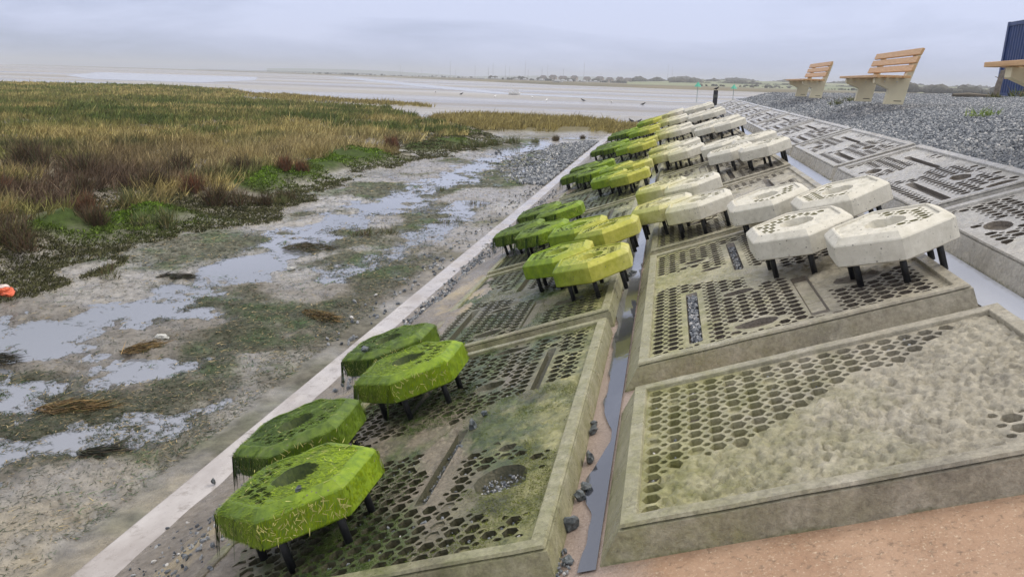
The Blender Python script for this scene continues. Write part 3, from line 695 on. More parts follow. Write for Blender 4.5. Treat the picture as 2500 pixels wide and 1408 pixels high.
def height(x, y):
    n1 = fbm(x, y, 5, 0.9); n2 = fbm(x, y, 5, 5.0); r = np.hypot(x, y)
    z = Z_M + (n1 - .5) * 0.07 + (n2 - .5) * 0.075 * sm(60, 20, r) + (fbm(x + 3, y + 8, 3, 16.) - .5) * .03 * sm(22, 8, r)
    z += 0.012 * sm(.55, .8, vn(x * 11, y * 11)) * sm(25, 12, r)
    dc = line_d(CREEK, x, y); z -= 0.055 * sm(.80, .15, dc + (fbm(x, y, 5, 2.6) - .5) * 1.7)
    for k, P in enumerate(FOREP):
        z -= 0.042 * sm(.50, .06, line_d(P, x, y) + (fbm(x + 5 * k, y, 4, 2.6) - .5) * .9)
    z = np.where(r > 70, Z_M + (z - Z_M) * .4 + .012, z)
    sd = poly_sd(MARSH, x, y) + (fbm(x, y, 4, 1.1) - .5) * 1.5
    sd2 = np.maximum(poly_sd(SPIT, x, y), poly_sd(CLUMP, x, y)) + (fbm(x, y, 3, .5) - .5) * 2
    m = sm(-.15, .95, sd); z += m * (.20 + (fbm(x + 40, y, 4, .8) - .5) * .28) + sm(-.5, 1.5, sd2) * .16
    # the mossy bank by the creek
    z += .16 * np.exp(-((sd - 1.0) / .8) ** 2) * sm(.35, .6, vn(y * .35, y * 0 + 3)) * (r < 40)
    # pans of bare mud inside the marsh
    pan = sm(.60, .70, fbm(x + 9, y + 3, 3, .55)) * sm(5.5, 2.5, sd) * m; z -= pan * .16
    # meets the kerb
    z = z + (Z_M + .012 - z) * sm(-3.35, -2.98, x)
    return z, sd, sd2, m, pan
def fan(a0, a1, na, r0, r1, nr):
    a = np.linspace(a0, a1, na); r = r0 * (r1 / r0) ** (np.linspace(0, 1, nr)); A, Q = np.meshgrid(a, r); return A, Q
A, Q = fan(R(-62), R(45), 560, 3.0, 3500, 640)
X, Yv = Q * np.sin(A), Q * np.cos(A)
H, SDm, SD2, Mm, PAN = height(X, Yv)
# under the revetment and promenade the ground stays low
H = np.where((X > -2.80) & (Yv < 46), -2.98, H)
nr, na = X.shape; V = np.stack([X, Yv, H], -1).reshape(-1, 3)
i = np.arange((nr - 1) * (na - 1)); r_, c_ = i // (na - 1), i % (na - 1); a_ = r_ * na + c_
F = np.stack([a_, a_ + 1, a_ + na + 1, a_ + na], 1)
def mixc(c, k, f): f = np.asarray(f)[..., None]; return c * (1 - f) + np.array(k) * f
c = np.zeros(X.shape + (3,)) + np.array([0.245, 0.222, 0.19])
c = mixc(c, (0.34, 0.315, 0.275), sm(.48, .66, fbm(X, Yv, 4, .6)))
WG = sm(.43, .60, fbm(X + 31, Yv + 7, 5, .75)) * sm(-9.5, -6.5, X) * sm(46, 30, Yv) * (1 - .45 * sm(-3.9, -3.1, X))      # green film and weed mats
c = mixc(c, (0.06, 0.07, 0.035), WG * .75)
GV = sm(.5, .7, fbm(X + 3, Yv + 77, 3, 2.2)) * WG; c = mixc(c, (0.06, 0.12, 0.035), GV * .5)
c = c * (1 - .22 * sm(14, 9, Q))[..., None]; c = mixc(c, (0.28, 0.235, 0.15), sm(6.2, 4.6, Q) * .8 * sm(.35, .6, fbm(X, Yv, 4, 2.0))); WETM = sm(.018, .004, H - Z_W) * (Q < 60); c = c * (1 - .30 * WETM)[..., None]
c = mixc(c, (0.12, 0.10, 0.06), Mm * (1 - PAN) * .8)
MOSS = np.exp(-((SDm - .75) / .55) ** 2) * sm(.34, .52, vn(Yv * .35, Yv * 0 + 3) + .25 * sm(15, 18, Yv) * sm(32, 28, Yv)) * sm(38, 31, Yv)
c = mixc(c, (0.045, 0.075, 0.012), np.clip(MOSS * 1.2, 0, .95))
c = mixc(c, (0.16, 0.14, 0.07), sm(-.5, 1, SD2))
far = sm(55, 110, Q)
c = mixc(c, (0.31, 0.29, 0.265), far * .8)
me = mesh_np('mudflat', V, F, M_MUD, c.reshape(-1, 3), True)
wet_ = np.clip(sm(.034, .002, H - Z_W + (fbm(X + 5, Yv + 5, 3, 6) - .5) * .02) * (Mm < .3) * (Q < 70), 0, 1)
at = me.attributes.new('wet', 'FLOAT', 'POINT'); at.data.foreach_set('value', wet_.astype(np.float32).ravel())
o = link('mudflat', me); tag(o, kind='structure')
o = link('ground', mesh('ground', [(-3600, -3600, -3.05), (3600, -3600, -3.05), (3600, 3600, -3.05), (-3600, 3600, -3.05)], [(0, 1, 2, 3)], simple('far_mud', (0.40, 0.38, 0.36), .5, .1, .01, .1, .1))); tag(o, kind='structure')
P = [(-2.90, 1), (-2.90, 46), (0, 62), (-2, 66), (-60, 66), (-60, 1)]
o = link('water', mesh('water', [(a, b, Z_W) for a, b in P], [tuple(range(len(P)))], M_WATER)); tag(o, kind='structure')
# pale sheets of water far out on the flats
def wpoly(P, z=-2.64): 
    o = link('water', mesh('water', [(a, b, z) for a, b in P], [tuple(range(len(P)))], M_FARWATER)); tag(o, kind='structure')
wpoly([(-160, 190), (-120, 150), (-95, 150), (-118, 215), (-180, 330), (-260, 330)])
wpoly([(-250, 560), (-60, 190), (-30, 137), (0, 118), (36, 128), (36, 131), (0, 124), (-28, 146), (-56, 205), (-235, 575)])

# ------------------------------------------------------------------ far shore
def far_shore():
    front = [(-2000, 2150), (-1200, 1650), (-560, 1100), (-250, 760), (-130, 560), (-60, 430), (12, 380), (90, 345), (190, 330), (420, 320), (900, 330)]
    s = NT('far_marsh'); y = s.sep(s.pos)
    c = s.mix(s.rng(s.noise(.012, 5, .6, st=(.3, 1, 1)), .4, .6), (0.13, 0.115, 0.07), (0.20, 0.17, 0.10)); s.fin(c, .9)
    V, F = [], []
    prof = [(0, -2.7), (.01, -2.2), (.03, -1.5), (.30, -1.35), (1.2, -1.2)]
    for i, (a, b) in enumerate(front):
        d = math.hypot(a, b)
        for t, z in prof: V.append((a * (1 + t), b * (1 + t), z * (1 if d < 700 else 1) ))
    n = len(prof)
    for i in range(len(front) - 1):
        for k in range(n - 1): F.append((i * n + k, (i + 1) * n + k, (i + 1) * n + k + 1, i * n + k + 1))
    o = link('far_shore', mesh('far_shore', V, F, s.m)); tag(o, kind='structure')
    # hill on the right: fields between bands of trees
    s = NT('hill_field')
    c = s.mix(s.rng(s.noise(.006, 4, .6, st=(.5, 1, 1)), .42, .58), (0.16, 0.19, 0.09), (0.26, 0.27, 0.15)); s.fin(c, .9)
    def hill(a0, a1, d0, d1, hmax, ha, name='hill', mat=None, n=60):
        V, F = [], []; rows = 9
        for i in range(n):
            f = i / (n - 1); az = R(a0 + (a1 - a0) * f); e = ha(f)
            for k in range(rows):
                g = k / (rows - 1); d = d0 + (d1 - d0) * g; z = -1.5 + (hmax * e + 1.5) * (math.sin(g * math.pi / 2) ** 1.3) + mnoise.noise(Vector((az * 40, g * 3, 0))) * .5 * e
                V.append((d * math.sin(az), d * math.cos(az), z))
        for i in range(n - 1):
            for k in range(rows - 1): a = i * rows + k; F.append((a, a + rows, a + rows + 1, a + 1))
        o = link(name, mesh(name, V, F, mat or s.m, True)); tag(o, kind='structure')
    hill(-3, 40, 520, 1300, 6.5, lambda f: min(1, f * 6 + .25) * (1 - .75 * max(0, (f - .45) / .3) if f > .45 else 1) if f < .7 else .4)
    hill(-28, 0, 2300, 3000, 13, lambda f: .25 + .9 * abs(math.sin(f * 5.2 + .6)), mat=simple('far_hill', (0.14, 0.17, 0.14), .9, .1, .002, 0, .1))
    # woods: clumps of crowns
    g = np.random.default_rng(5); t = (1 + 5 ** .5) / 2
    ico = np.array([(-1, t, 0), (1, t, 0), (-1, -t, 0), (1, -t, 0), (0, -1, t), (0, 1, t), (0, -1, -t), (0, 1, -t), (t, 0, -1), (t, 0, 1), (-t, 0, -1), (-t, 0, 1)]) / 1.9
    icf = np.array([(0, 11, 5), (0, 5, 1), (0, 1, 7), (0, 7, 10), (0, 10, 11), (1, 5, 9), (5, 11, 4), (11, 10, 2), (10, 7, 6), (7, 1, 8), (3, 9, 4), (3, 4, 2), (3, 2, 6), (3, 6, 8), (3, 8, 9), (4, 9, 5), (2, 4, 11), (6, 2, 10), (8, 6, 7), (9, 8, 1)])
    def wood(name, pts, sc):
        V, F, C = [], [], []
        for k, (x, y, z, s_) in enumerate(pts):
            v = ico * (np.array([s_ * 1.3, s_ * 1.3, s_]) * g.uniform(.7, 1.2, 3)) + g.normal(0, s_ * .13, (12, 3)) + (x, y, z + s_ * .4); V.append(v); F.append(icf + 12 * k)
            C.append(np.tile(np.array([.065, .062, .045]) * g.uniform(.6, 1.5), (12, 1)))
        o = link(name, mesh_np(name, np.concatenate(V), np.concatenate(F), m_vcol(name + '_leaf', .9, .2, scale=.5), np.concatenate(C))); tag(o, kind='stuff')
    def band(a0, a1, d, zf, n, s0, s1):
        P = []
        for i in range(n):
            f = g.random(); az = R(a0 + (a1 - a0) * f); dd = d * g.uniform(.985, 1.015); P.append((dd * math.sin(az), dd * math.cos(az), zf(f), g.uniform(s0, s1) * (1 + .4 * math.sin(f * 37))))
        return P
    L = band(-2.5, 5, 900, lambda f: 1.0, 620, 1.6, 3.0) + band(0, 21, 1150, lambda f: 3.6 - 2.6 * max(0, f - .5), 1500, 2.0, 3.4) + band(0, 23, 760, lambda f: -.3, 800, 1.5, 2.8) + band(2, 20, 560, lambda f: -1.2, 90, .5, 1.1)
    L += band(13, 23, 520, lambda f: -.6 + .5 * (1 - f), 260, 1.2, 2.6) + band(5, 9, 620, lambda f: -.9, 40, .6, 1.2)
    wood('far_woodland', L, 1)
    L = band(-13, -2, 820, lambda f: -1.0, 90, .8, 2.2) + band(-25, -13, 1100, lambda f: -1.0, 110, .5, 1.4); wood('shore_scrub', L, 1)
far_shore()

def house(az, d, w, dp, h, col, label):
    e = empty('house', (d * math.sin(R(az)), d * math.cos(R(az)), -1.25), (0, 0, -R(az) + random.uniform(-.4, .4)))
    tag(e, label, 'house', 'brown houses on the far shore')
    wm = bpy.data.materials.get('house_wall') or simple('house_wall', (0.40, 0.33, 0.26), .9, .15, .5); rm = bpy.data.materials.get('house_roof') or simple('house_roof', (0.10, 0.08, 0.075), .9, .15, .5); pm = bpy.data.materials.get('house_glass') or simple('house_glass', (0.05, .06, .07), .2)
    link('wall', mesh('wall', *box_vf(-w / 2, w / 2, -dp / 2, dp / 2, 0, h), wm), e)
    V = [(-w / 2 - .3, -dp / 2 - .3, h), (w / 2 + .3, -dp / 2 - .3, h), (w / 2 + .3, dp / 2 + .3, h), (-w / 2 - .3, dp / 2 + .3, h), (-w / 3, 0, h + 2.2), (w / 3, 0, h + 2.2)]
    link('roof', mesh('roof', V, [(0, 1, 5, 4), (1, 2, 5), (2, 3, 4, 5), (3, 0, 4), (0, 3, 2, 1)], rm), e)
    for k, x in enumerate((-w / 4, w / 4)):
        for z in (1.2, h - 1.7): link('window', mesh('window', *box_vf(x - .6, x + .6, -dp / 2 - .04, -dp / 2 + .02, z, z + 1.1), pm), e)
for k, (px_az, d) in enumerate([(-8.9, 800), (-8.2, 820), (-7.5, 790), (-6.7, 810), (-5.8, 800), (-4.9, 830), (-4.2, 800), (-3.5, 815), (-2.9, 800)]):
    house(px_az, d * 1.12, 7.0 + 1.2 * (k % 3), 6, 3.4 + .9 * (k % 2), 0, 'small brown house with a hipped roof, %s from the left in the far row' % ORD[k].replace('nearest', 'first'))

def boat_mesh():
    V = []; st = [(-3.2, 1.0, .9), (-1.5, 1.25, .9), (1, 1.2, 1.0), (2.6, .7, 1.15), (3.5, .05, 1.3)]
    for x, w, h in st: V += [(x, -w, h), (x, -w * .6, .1), (x, w * .6, .1), (x, w, h)]
    F = [(0, 1, 2, 3)]
    for i in range(len(st) - 1):
        a = 4 * i
        for k in range(3): F.append((a + k, a + 4 + k, a + 5 + k, a + 1 + k))
        F.append((a, a + 3, a + 7, a + 4))
    return mesh('hull', V, F, simple('white_hull', (0.75, .75, .74), .4))
HULL = boat_mesh(); CAB = mesh('cabin', *box_vf(-1.4, 1.2, -.75, .75, 1.0, 1.75), simple('cabin_white', (0.7, .7, .7), .4)); MASTM = mesh('mast', *tube_vf([(0, 0, 1), (0, 0, 10.5)], .10, 5), simple('mast_grey', (0.4, .41, .43), .4))
g = random.Random(12); bi = 0
for k in range(34):
    az = -19 + 14.5 * (k + g.random() * .8) / 34; d = g.uniform(660, 900) if az > -14 else g.uniform(900, 1200)
    e = empty('moored_boat', (d * math.sin(R(az)), d * math.cos(R(az)), -1.35), (0, 0, g.uniform(-1, 1))); tag(e, 'small white boat in the distant boatyard beyond the mudflat', 'boat', 'white boats of the far boatyard')
    e.scale = (1.1,) * 3; link('hull', HULL, e); link('cabin', CAB, e)
    if k % 3 == 0: q = link('mast', MASTM, e); q.scale = (1, 1, g.uniform(.7, 1.5))
# pier-like posts along the shore, left
PST = mesh('post', *box_vf(-.2, .2, -.2, .2, 0, 2.2), simple('far_post', (0.10, .10, .10), .8))
e = empty('long_jetty', (0, 0, 0)); tag(e, 'long low jetty of dark posts along the far left shoreline', 'jetty')
P0, P1 = Vector((-900, 1420, -1.4)), Vector((-345, 900, -1.4))
link('deck', mesh('deck', *tube_vf([P0 + Vector((0, 0, 1.9)), P1 + Vector((0, 0, 1.9))], .22, 4), PST.materials[0]), e)
for k in range(60): link('post', PST, e, P0.lerp(P1, k / 59))
for k, (az, d, h) in enumerate([(-15.5, 1000, 18), (-10.2, 950, 20), (-19, 1200, 18), (-11.6, 900, 14), (-0.2, 1100, 24), (0.1, 1150, 22), (-9, 850, 13), (-12.8, 900, 12)]):
    o = link('far_mast', mesh('far_mast', *tube_vf([(0, 0, -1.5), (0, 0, h)], [.22, .12], 5), MASTM.materials[0]), None, (d * math.sin(R(az)), d * math.cos(R(az)), 0))
    tag(o, 'thin tall mast rising over the far shore', 'mast', 'masts over the far shore')

# ------------------------------------------------------------------ marsh vegetation
def sample(n, a0, a1, r0, r1, power=0.0):
    a = RNG.uniform(R(a0), R(a1), n); r = r0 * (r1 / r0) ** RNG.random(n); return r * np.sin(a), r * np.cos(a), r
def blades(x, y, z, r, hmin, hmax, lean, wmul, cols, nb=6, spread=.05, name='x', mat=M_BLADE, bend=.25, drift=(0.25, 0.0)):
    n = len(x) * nb; X_ = np.repeat(x, nb) + RNG.normal(0, 1, n) * np.repeat(np.maximum(spread, r * .0022), nb); Y_ = np.repeat(y, nb) + RNG.normal(0, 1, n) * np.repeat(np.maximum(spread, r * .0022), nb)
    Z_ = np.repeat(z, nb); L = RNG.uniform(hmin, hmax, n) * np.where(RNG.random(n) < .06, 1.5, 1) * np.repeat(RNG.uniform(.7, 1.15, len(x)), nb)
    ph = RNG.uniform(0, 2 * np.pi, n); ln = np.abs(RNG.normal(0, lean, n)); D = np.stack([np.cos(ph) * ln + drift[0], np.sin(ph) * ln + drift[1], np.ones(n)], 1); D /= np.linalg.norm(D, axis=1)[:, None]
    fc = np.stack([-X_, -Y_, 0 * X_], 1); fc /= np.linalg.norm(fc, axis=1)[:, None]; fc += RNG.normal(0, .6, (n, 3))
    W = np.repeat(np.maximum(.0022, r * .00042), nb) * wmul * RNG.uniform(.7, 1.3, n)
    sag = np.stack([np.cos(ph), np.sin(ph), -0.5 * np.ones(n)], 1) * (L * bend * RNG.random(n))[:, None]
    C = np.repeat(cols * RNG.uniform(.55, 1.35, (len(x), 1)), nb, 0) * RNG.uniform(.65, 1.4, (n, 1))
    return strands(np.stack([X_, Y_, Z_], 1), D, fc, L, W, C, sag)
def vegetation():
    N = 90000
    x, y, r = sample(N, -47, 2, 8.5, 125); h, sd, sd2, m, pan = height(x, y)
    inm = (sd > .9) & (pan < .3); inc = (sd2 > .3) & ~((np.abs(x + 4.9) < .9) & (y < 44.5)) & ~((np.abs(x + 7.0) < .35) & (y < 42))
    near_clear = (y < 22) & (sd < 2.4 + 2.2 * vn(y * .5, y * 0)) & (RNG.random(N) < .62)
    keep = (inm & ~near_clear) | inc
    # bare patches between stands
    gap = ((fbm(x + 50, y, 3, .35) < .46) | (fbm(x + 80, y + 9, 3, 1.3) < .40)) & (r < 45) & inm; keep &= ~(gap & (RNG.random(N) < .7))
    x, y, r, h, sd, sd2, inc = x[keep], y[keep], r[keep], h[keep], sd[keep], sd2[keep], inc[keep]
    sp = fbm(x + 200, y + 20, 4, .16); s2 = fbm(x, y + 90, 3, .5)
    golden = np.array([.44, .36, .14]); olive = np.array([.25, .235, .075]); green = np.array([.10, .145, .03]); brown = np.array([.14, .095, .06]); tan = np.array([.42, .34, .16]); rust = np.array([.26, .19, .07])
    f = sm(.42, .58, sp)[:, None]; col = olive * (1 - f) + golden * f
    f = (sm(.50, .60, s2) * sm(20, 34, r))[:, None] * .75; col = col * (1 - f) + green * f
    f = sm(75, 45, r)[:, None] * sm(.53, .62, fbm(x + 7, y + 300, 3, .4))[:, None] * .9; col = col * (1 - f) + green * .9 * f
    fb = (sm(34, 20, r) * sm(-8.8, -11, x + (y - 14) * .1) * sm(.34, .5, fbm(x + 90, y, 3, .55)))[:, None]; col = col * (1 - fb) + brown * fb
    ft = (sm(15, 20, y) * sm(34, 28, y) * sm(-16, -12, x))[:, None] * .8; col = col * (1 - ft) + tan * ft
    col = np.where(inc[:, None], (rust * .45 + olive * .35 + golden * .3)[None] * 1.0, col)
    hh = np.where(inc, .42, .32) 
    V, F, C = blades(x, y, h - .02, r, .14, .46, .52, .9, col, 7)
    o = link('marsh_grass', mesh_np('marsh_grass', V, F, M_BLADE, C)); tag(o, kind='stuff')
    # low leafy growth on the banks
    N = 120000; x, y, r = sample(N, -47, -8, 8.5, 45); h, sd, sd2, m, pan = height(x, y)
    k = (sd > -.25 - .8 * vn(x * .9, y * .9)) & (sd < 3.0) & (vn(x * 1.3, y * 1.3) > .30); x, y, r, h, sd = x[k], y[k], r[k], h[k], sd[k]
    f = (np.exp(-((sd - .8) / .7) ** 2) * sm(.35, .55, vn(y * .35, y * 0 + 3)))[:, None]; col = np.array([.10, .10, .04]) * (1 - f) + np.array([.14, .235, .018]) * f
    V, F, C = blades(x, y, h - .01, r, .02, .07, 1.1, 1.3, col * RNG.uniform(.5, 1.3, (len(x), 1)), 6, .03)
    o = link('bank_moss', mesh_np('bank_moss', V, F, M_BLADE, C)); tag(o, kind='stuff')
    # weed and straw litter lying on the mud
    N = 380000; x, y, r = sample(N, -60, -5, 3.6, 34); h, sd, sd2, m, pan = height(x, y)
    wg = sm(.42, .60, fbm(x + 31, y + 7, 5, .75)); k = (sd < .2) & (x < -3.2) & (RNG.random(N) < .22 + .78 * wg) & (h > Z_W - .016); x, y, r, h, wg = x[k], y[k], r[k], h[k], wg[k]; n = len(x)
    ph = RNG.normal(.35, 1.0, n); D = np.stack([np.cos(ph), np.sin(ph), RNG.uniform(.0, .22, n)], 1)
    t = RNG.random(n)[:, None]; gm = sm(.5, .7, fbm(x + 3, y + 77, 3, 2.2))[:, None]
    dark = np.array([.035, .05, .025]); gn = np.array([.045, .10, .028]); st = np.array([.36, .28, .14]); br = np.array([.11, .085, .05])
    col = np.where(t < .45, dark, np.where(t < .70, gn * (.4 + .9 * gm), np.where(t < .87, br, st))) * RNG.uniform(.7, 1.3, (n, 1))
    V, F, C = strands(np.stack([x, y, np.maximum(h, Z_W) + .004], 1), D, np.tile([0, 0, 1.], (n, 1)) + RNG.normal(0, .3, (n, 3)), (.010 + .05 * RNG.random(n) ** 2.2) * (1 + r * .05), np.maximum(.0010, r * .00034) * RNG.uniform(.6, 1.5, n), col, np.stack([0 * x, 0 * x, -.2 * D[:, 2] * .1], 1))
    o = link('seaweed_litter', mesh_np('seaweed_litter', V, F, M_WEED, C)); tag(o, kind='stuff')
vegetation()

def gz(x, y): return float(height(np.array([float(x)]), np.array([float(y)]))[0][0])
# single shrubs and tufts on the edge of the marsh
def shrub_mesh(seed, n, hgt, rad, cols, wide=.9, wd=.004, name='stems'):
    g = np.random.default_rng(seed); a = g.uniform(0, 2 * np.pi, n); q = rad * np.sqrt(g.random(n)) * .40; kc = g.integers(0, 5, n); ox = g.normal(0, rad * .55, 5)[kc]; oy = g.normal(0, rad * .55, 5)[kc]; oh = g.uniform(.55, 1.1, 5)[kc]
    P_ = np.stack([np.cos(a) * q + ox, np.sin(a) * q + oy, g.uniform(0, .45, n) * hgt * (g.random(n) < .6)], 1)
    D = np.stack([np.cos(a) * wide * q / rad * 1.2 + g.normal(0, .3, n), np.sin(a) * wide * q / rad * 1.2 + g.normal(0, .3, n), np.ones(n)], 1); D /= np.linalg.norm(D, axis=1)[:, None]
    L = g.uniform(.35, .8, n) * hgt * oh; c = np.array(cols)[g.integers(0, len(cols), n)] * g.uniform(.7, 1.3, (n, 1))
    V, F, C = strands(P_, D, g.normal(0, 1, (n, 3)), L, np.full(n, wd) * g.uniform(.6, 1.3, n), c, g.normal(0, .04, (n, 3)))
    return mesh_np(name, V, F, M_BLADE, C)
BR = [(.10, .062, .04), (.15, .095, .05), (.07, .055, .03), (.10, .10, .04)]
RD = [(.24, .10, .05), (.16, .075, .04), (.09, .07, .04)]
GR = [(.09, .12, .04), (.14, .16, .06), (.20, .17, .07)]
SH = {'b': [shrub_mesh(s, 750, .42, .28, BR) for s in (1, 2)], 'r': [shrub_mesh(3, 650, .46, .17, RD, .5)], 'g': [shrub_mesh(4, 420, .36, .22, GR, 1.0, .005)], 't': [shrub_mesh(5, 260, .22, .22, BR + GR, 1.3)], 's': [shrub_mesh(6, 330, .42, .3, [(.40, .31, .13), (.30, .24, .10)], 1.2, .004)]}
shr = [(-11.4, 13.7, 'b', 1.1, 'brown sea-blite shrub left of the mossy hump'), (-10.6, 14.7, 'b', 1.2, 'dark brown shrub behind the mossy hump'), (-9.5, 14.5, 'r', 1.1, 'rust-brown upright shrub above the creek bend'),
       (-8.5, 13.8, 'b', 1.3, 'wide brown shrub leaning right at the creek bend'), (-8.2, 11.6, 'g', 1.3, 'green bushy tuft at the foot of the bank'), (-8.0, 14.6, 'b', .8, 'small brown bush nearest the creek water'),
       (-8.0, 15.4, 'b', .7, 'dark little bush in front of the moss bank'), (-8.7, 9.0, 'b', 1.1, 'dark green-brown bush at the left end of the bank'), (-9.0, 11.0, 'b', 1.0, 'brown bush on the front of the mossy hump'), (-9.5, 11.4, 'r', .9, 'reddish bush on the mossy hump'),
       (-9.2, 17.9, 'r', .95, 'round reddish bush on the moss bank, left of a pair'), (-9.0, 18.4, 'r', .9, 'round reddish bush on the moss bank, right of a pair'), (-9.2, 25.8, 'r', 1.3, 'tall reddish bush far along the moss bank'), (-8.9, 25, 's', 1.0, 'straw-coloured tuft below the tall reddish bush'),
       (-7.2, 8.8, 't', .8, 'small brown tuft alone on the mud by the creek'), (-4.8, 12.4, 't', 1.0, 'low dark tuft beyond the weedy mound'), (-9.0, 8.3, 'b', 1.0, 'brown bush at the left edge of the picture'), (-9.8, 9.2, 's', 1.0, 'tan clump at the left edge behind the brown bush'),
       (-12.5, 12.8, 'r', 1.0, 'rusty shrub at far left behind bare mud'), (-12.9, 15.5, 'b', 1.6, 'large brown bush in the left middle ground'), (-15.2, 16.5, 'b', 1.8, 'dark brown thicket near the left edge'), (-11.6, 17.2, 'b', 1.5, 'dark brown bush amid yellow grass'),
       (-10.9, 19.5, 's', 1.6, 'spreading straw-yellow grass clump above the moss bank'), (-9.9, 21.5, 's', 1.5, 'leaning straw-yellow clump right of the spreading one'), (-4.0, 16.5, 't', .8, 'dark twiggy tuft on the mud near the kerb'), (-3.9, 14.2, 't', .7, 'small dark tuft on the mud nearer the kerb'),
       (-5.3, 18.2, 'g', .5, 'little green tuft between the creeks'), (-9.6, 12.6, 'g', 1.2, 'grey-green bush behind the mossy hump'), (-10.3, 16.2, 'g', 1.2, 'tangle of green stems beside bare mud'), (-7.8, 15.1, 'g', .8, 'thin green tuft between two dark bushes'),
       (-8.0, 29.0, 'g', 1.3, 'dark green tuft at the far end of the moss bank'), (-7.4, 30.5, 'g', 1.5, 'wide dark green tuft past the end of the moss bank'), (-6.9, 31.6, 'g', 1.3, 'dark green tuft in the line of tufts before the far grass'), (-6.3, 33.0, 'g', 1.4, 'bushy green tuft in the line of tufts before the far grass'),
       (-5.6, 34.6, 'g', .9, 'small green tuft second last of the line before the far grass'), (-4.9, 35.6, 'b', .8, 'last dark tuft of the line, near the gravel tongue'), (-3.9, 37.6, 'b', .7, 'dark stumpy clump beyond the gravel tongue'), (-9.9, 9.9, 'b', 1.3, 'dark thicket at the left edge above the brown bush'), (-10.8, 10.9, 's', 1.4, 'tan and green clump at the left edge'), (-11.9, 11.9, 'b', 1.3, 'brown thicket at the left edge, higher up'),
       (-13.6, 13.6, 's', 1.5, 'tan grassy clump amid brown thickets on the left'), (-9.9, 17.2, 'b', 1.2, 'brown bush behind the left end of the moss bank')]
for k, (x, y, t, s_, lb) in enumerate(shr):
    o = link('marsh_shrub', SH[t][k % len(SH[t])], None, (x, y, gz(x, y) - .02), (0, 0, k * 1.3)); o.scale = (s_, s_, s_ * .95); tag(o, lb, 'shrub', 'shrubs and tufts along the marsh edge')

# piles of washed-up weed
def pile(x, y, rx, ry, n, cols, label, rz=0, h=.05, name='weed_pile'):
    g = np.random.default_rng(int(abs(x * 100))); a = g.uniform(0, 2 * np.pi, n); q = np.sqrt(g.random(n)); px, py = q * np.cos(a) * rx, q * np.sin(a) * ry
    P_ = np.stack([px, py, h * (1 - q ** 2) * g.random(n)], 1); th = g.normal(0, .35, n); D = np.stack([np.cos(th), np.sin(th), g.normal(.05, .15, n)], 1); c = np.array(cols)[g.integers(0, len(cols), n)] * g.uniform(.6, 1.3, (n, 1))
    V, F, C = strands(P_, D, g.normal(0, 1, (n, 3)), g.uniform(.06, .2, n), g.uniform(.0015, .004, n), c)
    o = link(name, mesh_np(name, V, F, M_BLADE, C), None, (x, y, gz(x, y)), (0, 0, rz)); tag(o, label, 'weed pile', 'washed-up weed on the mud')
ST = [(.30, .20, .08), (.20, .13, .06), (.12, .09, .05), (.10, .10, .04)]
DKW = [(.03, .035, .03), (.05, .055, .03), (.08, .06, .04)]
pile(-4.55, 5.05, .30, .09, 700, ST, 'brown straw mound lying in the puddle in the left foreground', .35, .07)
pile(-3.72, 7.9, .30, .10, 500, ST, 'brown twig pile on the mud beside the kerb', -.5, .06)
pile(-5.4, 11.2, .42, .22, 700, [(.12, .09, .05), (.07, .08, .04)], 'broad brownish weed mound right of the creek', .2, .10)
pile(-6.0, 5.75, .22, .10, 400, DKW, 'black weed heap at the left edge of the picture', .2, .06)
pile(-3.85, 4.45, .16, .08, 400, DKW, 'small black weed clump in front of the foreground puddle', .2, .05)
pile(-4.9, 6.4, .2, .12, 400, ST, 'greenish brown weed clump behind the foreground puddle', .9, .05)
pile(-6.3, 9.0, .25, .1, 400, DKW, 'dark weed clump on the near bank of the creek', .3, .05)

# orange lump at the left edge, white scraps
def rock_mesh(seed, sx, sy, sz, mat, sub=2, rough=.25, name='stone'):
    t = (1 + 5 ** .5) / 2; V = [Vector(v).normalized() for v in [(-1, t, 0), (1, t, 0), (-1, -t, 0), (1, -t, 0), (0, -1, t), (0, 1, t), (0, -1, -t), (0, 1, -t), (t, 0, -1), (t, 0, 1), (-t, 0, -1), (-t, 0, 1)]]
    F = [(0, 11, 5), (0, 5, 1), (0, 1, 7), (0, 7, 10), (0, 10, 11), (1, 5, 9), (5, 11, 4), (11, 10, 2), (10, 7, 6), (7, 1, 8), (3, 9, 4), (3, 4, 2), (3, 2, 6), (3, 6, 8), (3, 8, 9), (4, 9, 5), (2, 4, 11), (6, 2, 10), (8, 6, 7), (9, 8, 1)]
    for _ in range(sub):
        N, c = [], {}
        def md(a, b):
            k = (min(a, b), max(a, b))
            if k not in c: c[k] = len(V); V.append(((V[a] + V[b]) / 2).normalized())
            return c[k]
        for a, b, d in F: x, y, z = md(a, b), md(b, d), md(d, a); N += [(a, x, z), (x, b, y), (z, y, d), (x, y, z)]
        F = N
    W = []
    for v in V:
        k = 1 + rough * mnoise.noise(v * 1.6 + Vector((seed * 5.1, 0, 0))) * 1.6 + rough * .5 * mnoise.noise(v * 4 + Vector((0, seed * 3.3, 0)))
        W.append((v.x * sx * k, v.y * sy * k, v.z * sz * k))
    return mesh(name, W, F, mat)
om = simple('orange_plastic', (0.72, 0.13, 0.05), .45, .25, 25, .3, .01)
o = empty('orange_lump', (-7.55, 7.6, gz(-7.5, 7.6) + .02)); tag(o, 'orange-red plastic lump half buried in the mud at the left edge', 'litter')
link('lump', rock_mesh(4, .11, .09, .08, om, 2, .3, 'lump'), o); link('pale_cap', rock_mesh(9, .06, .05, .03, simple('pale_plastic', (.75, .6, .55), .5), 1, .3, 'pale_cap'), o, (-.02, 0, .085))
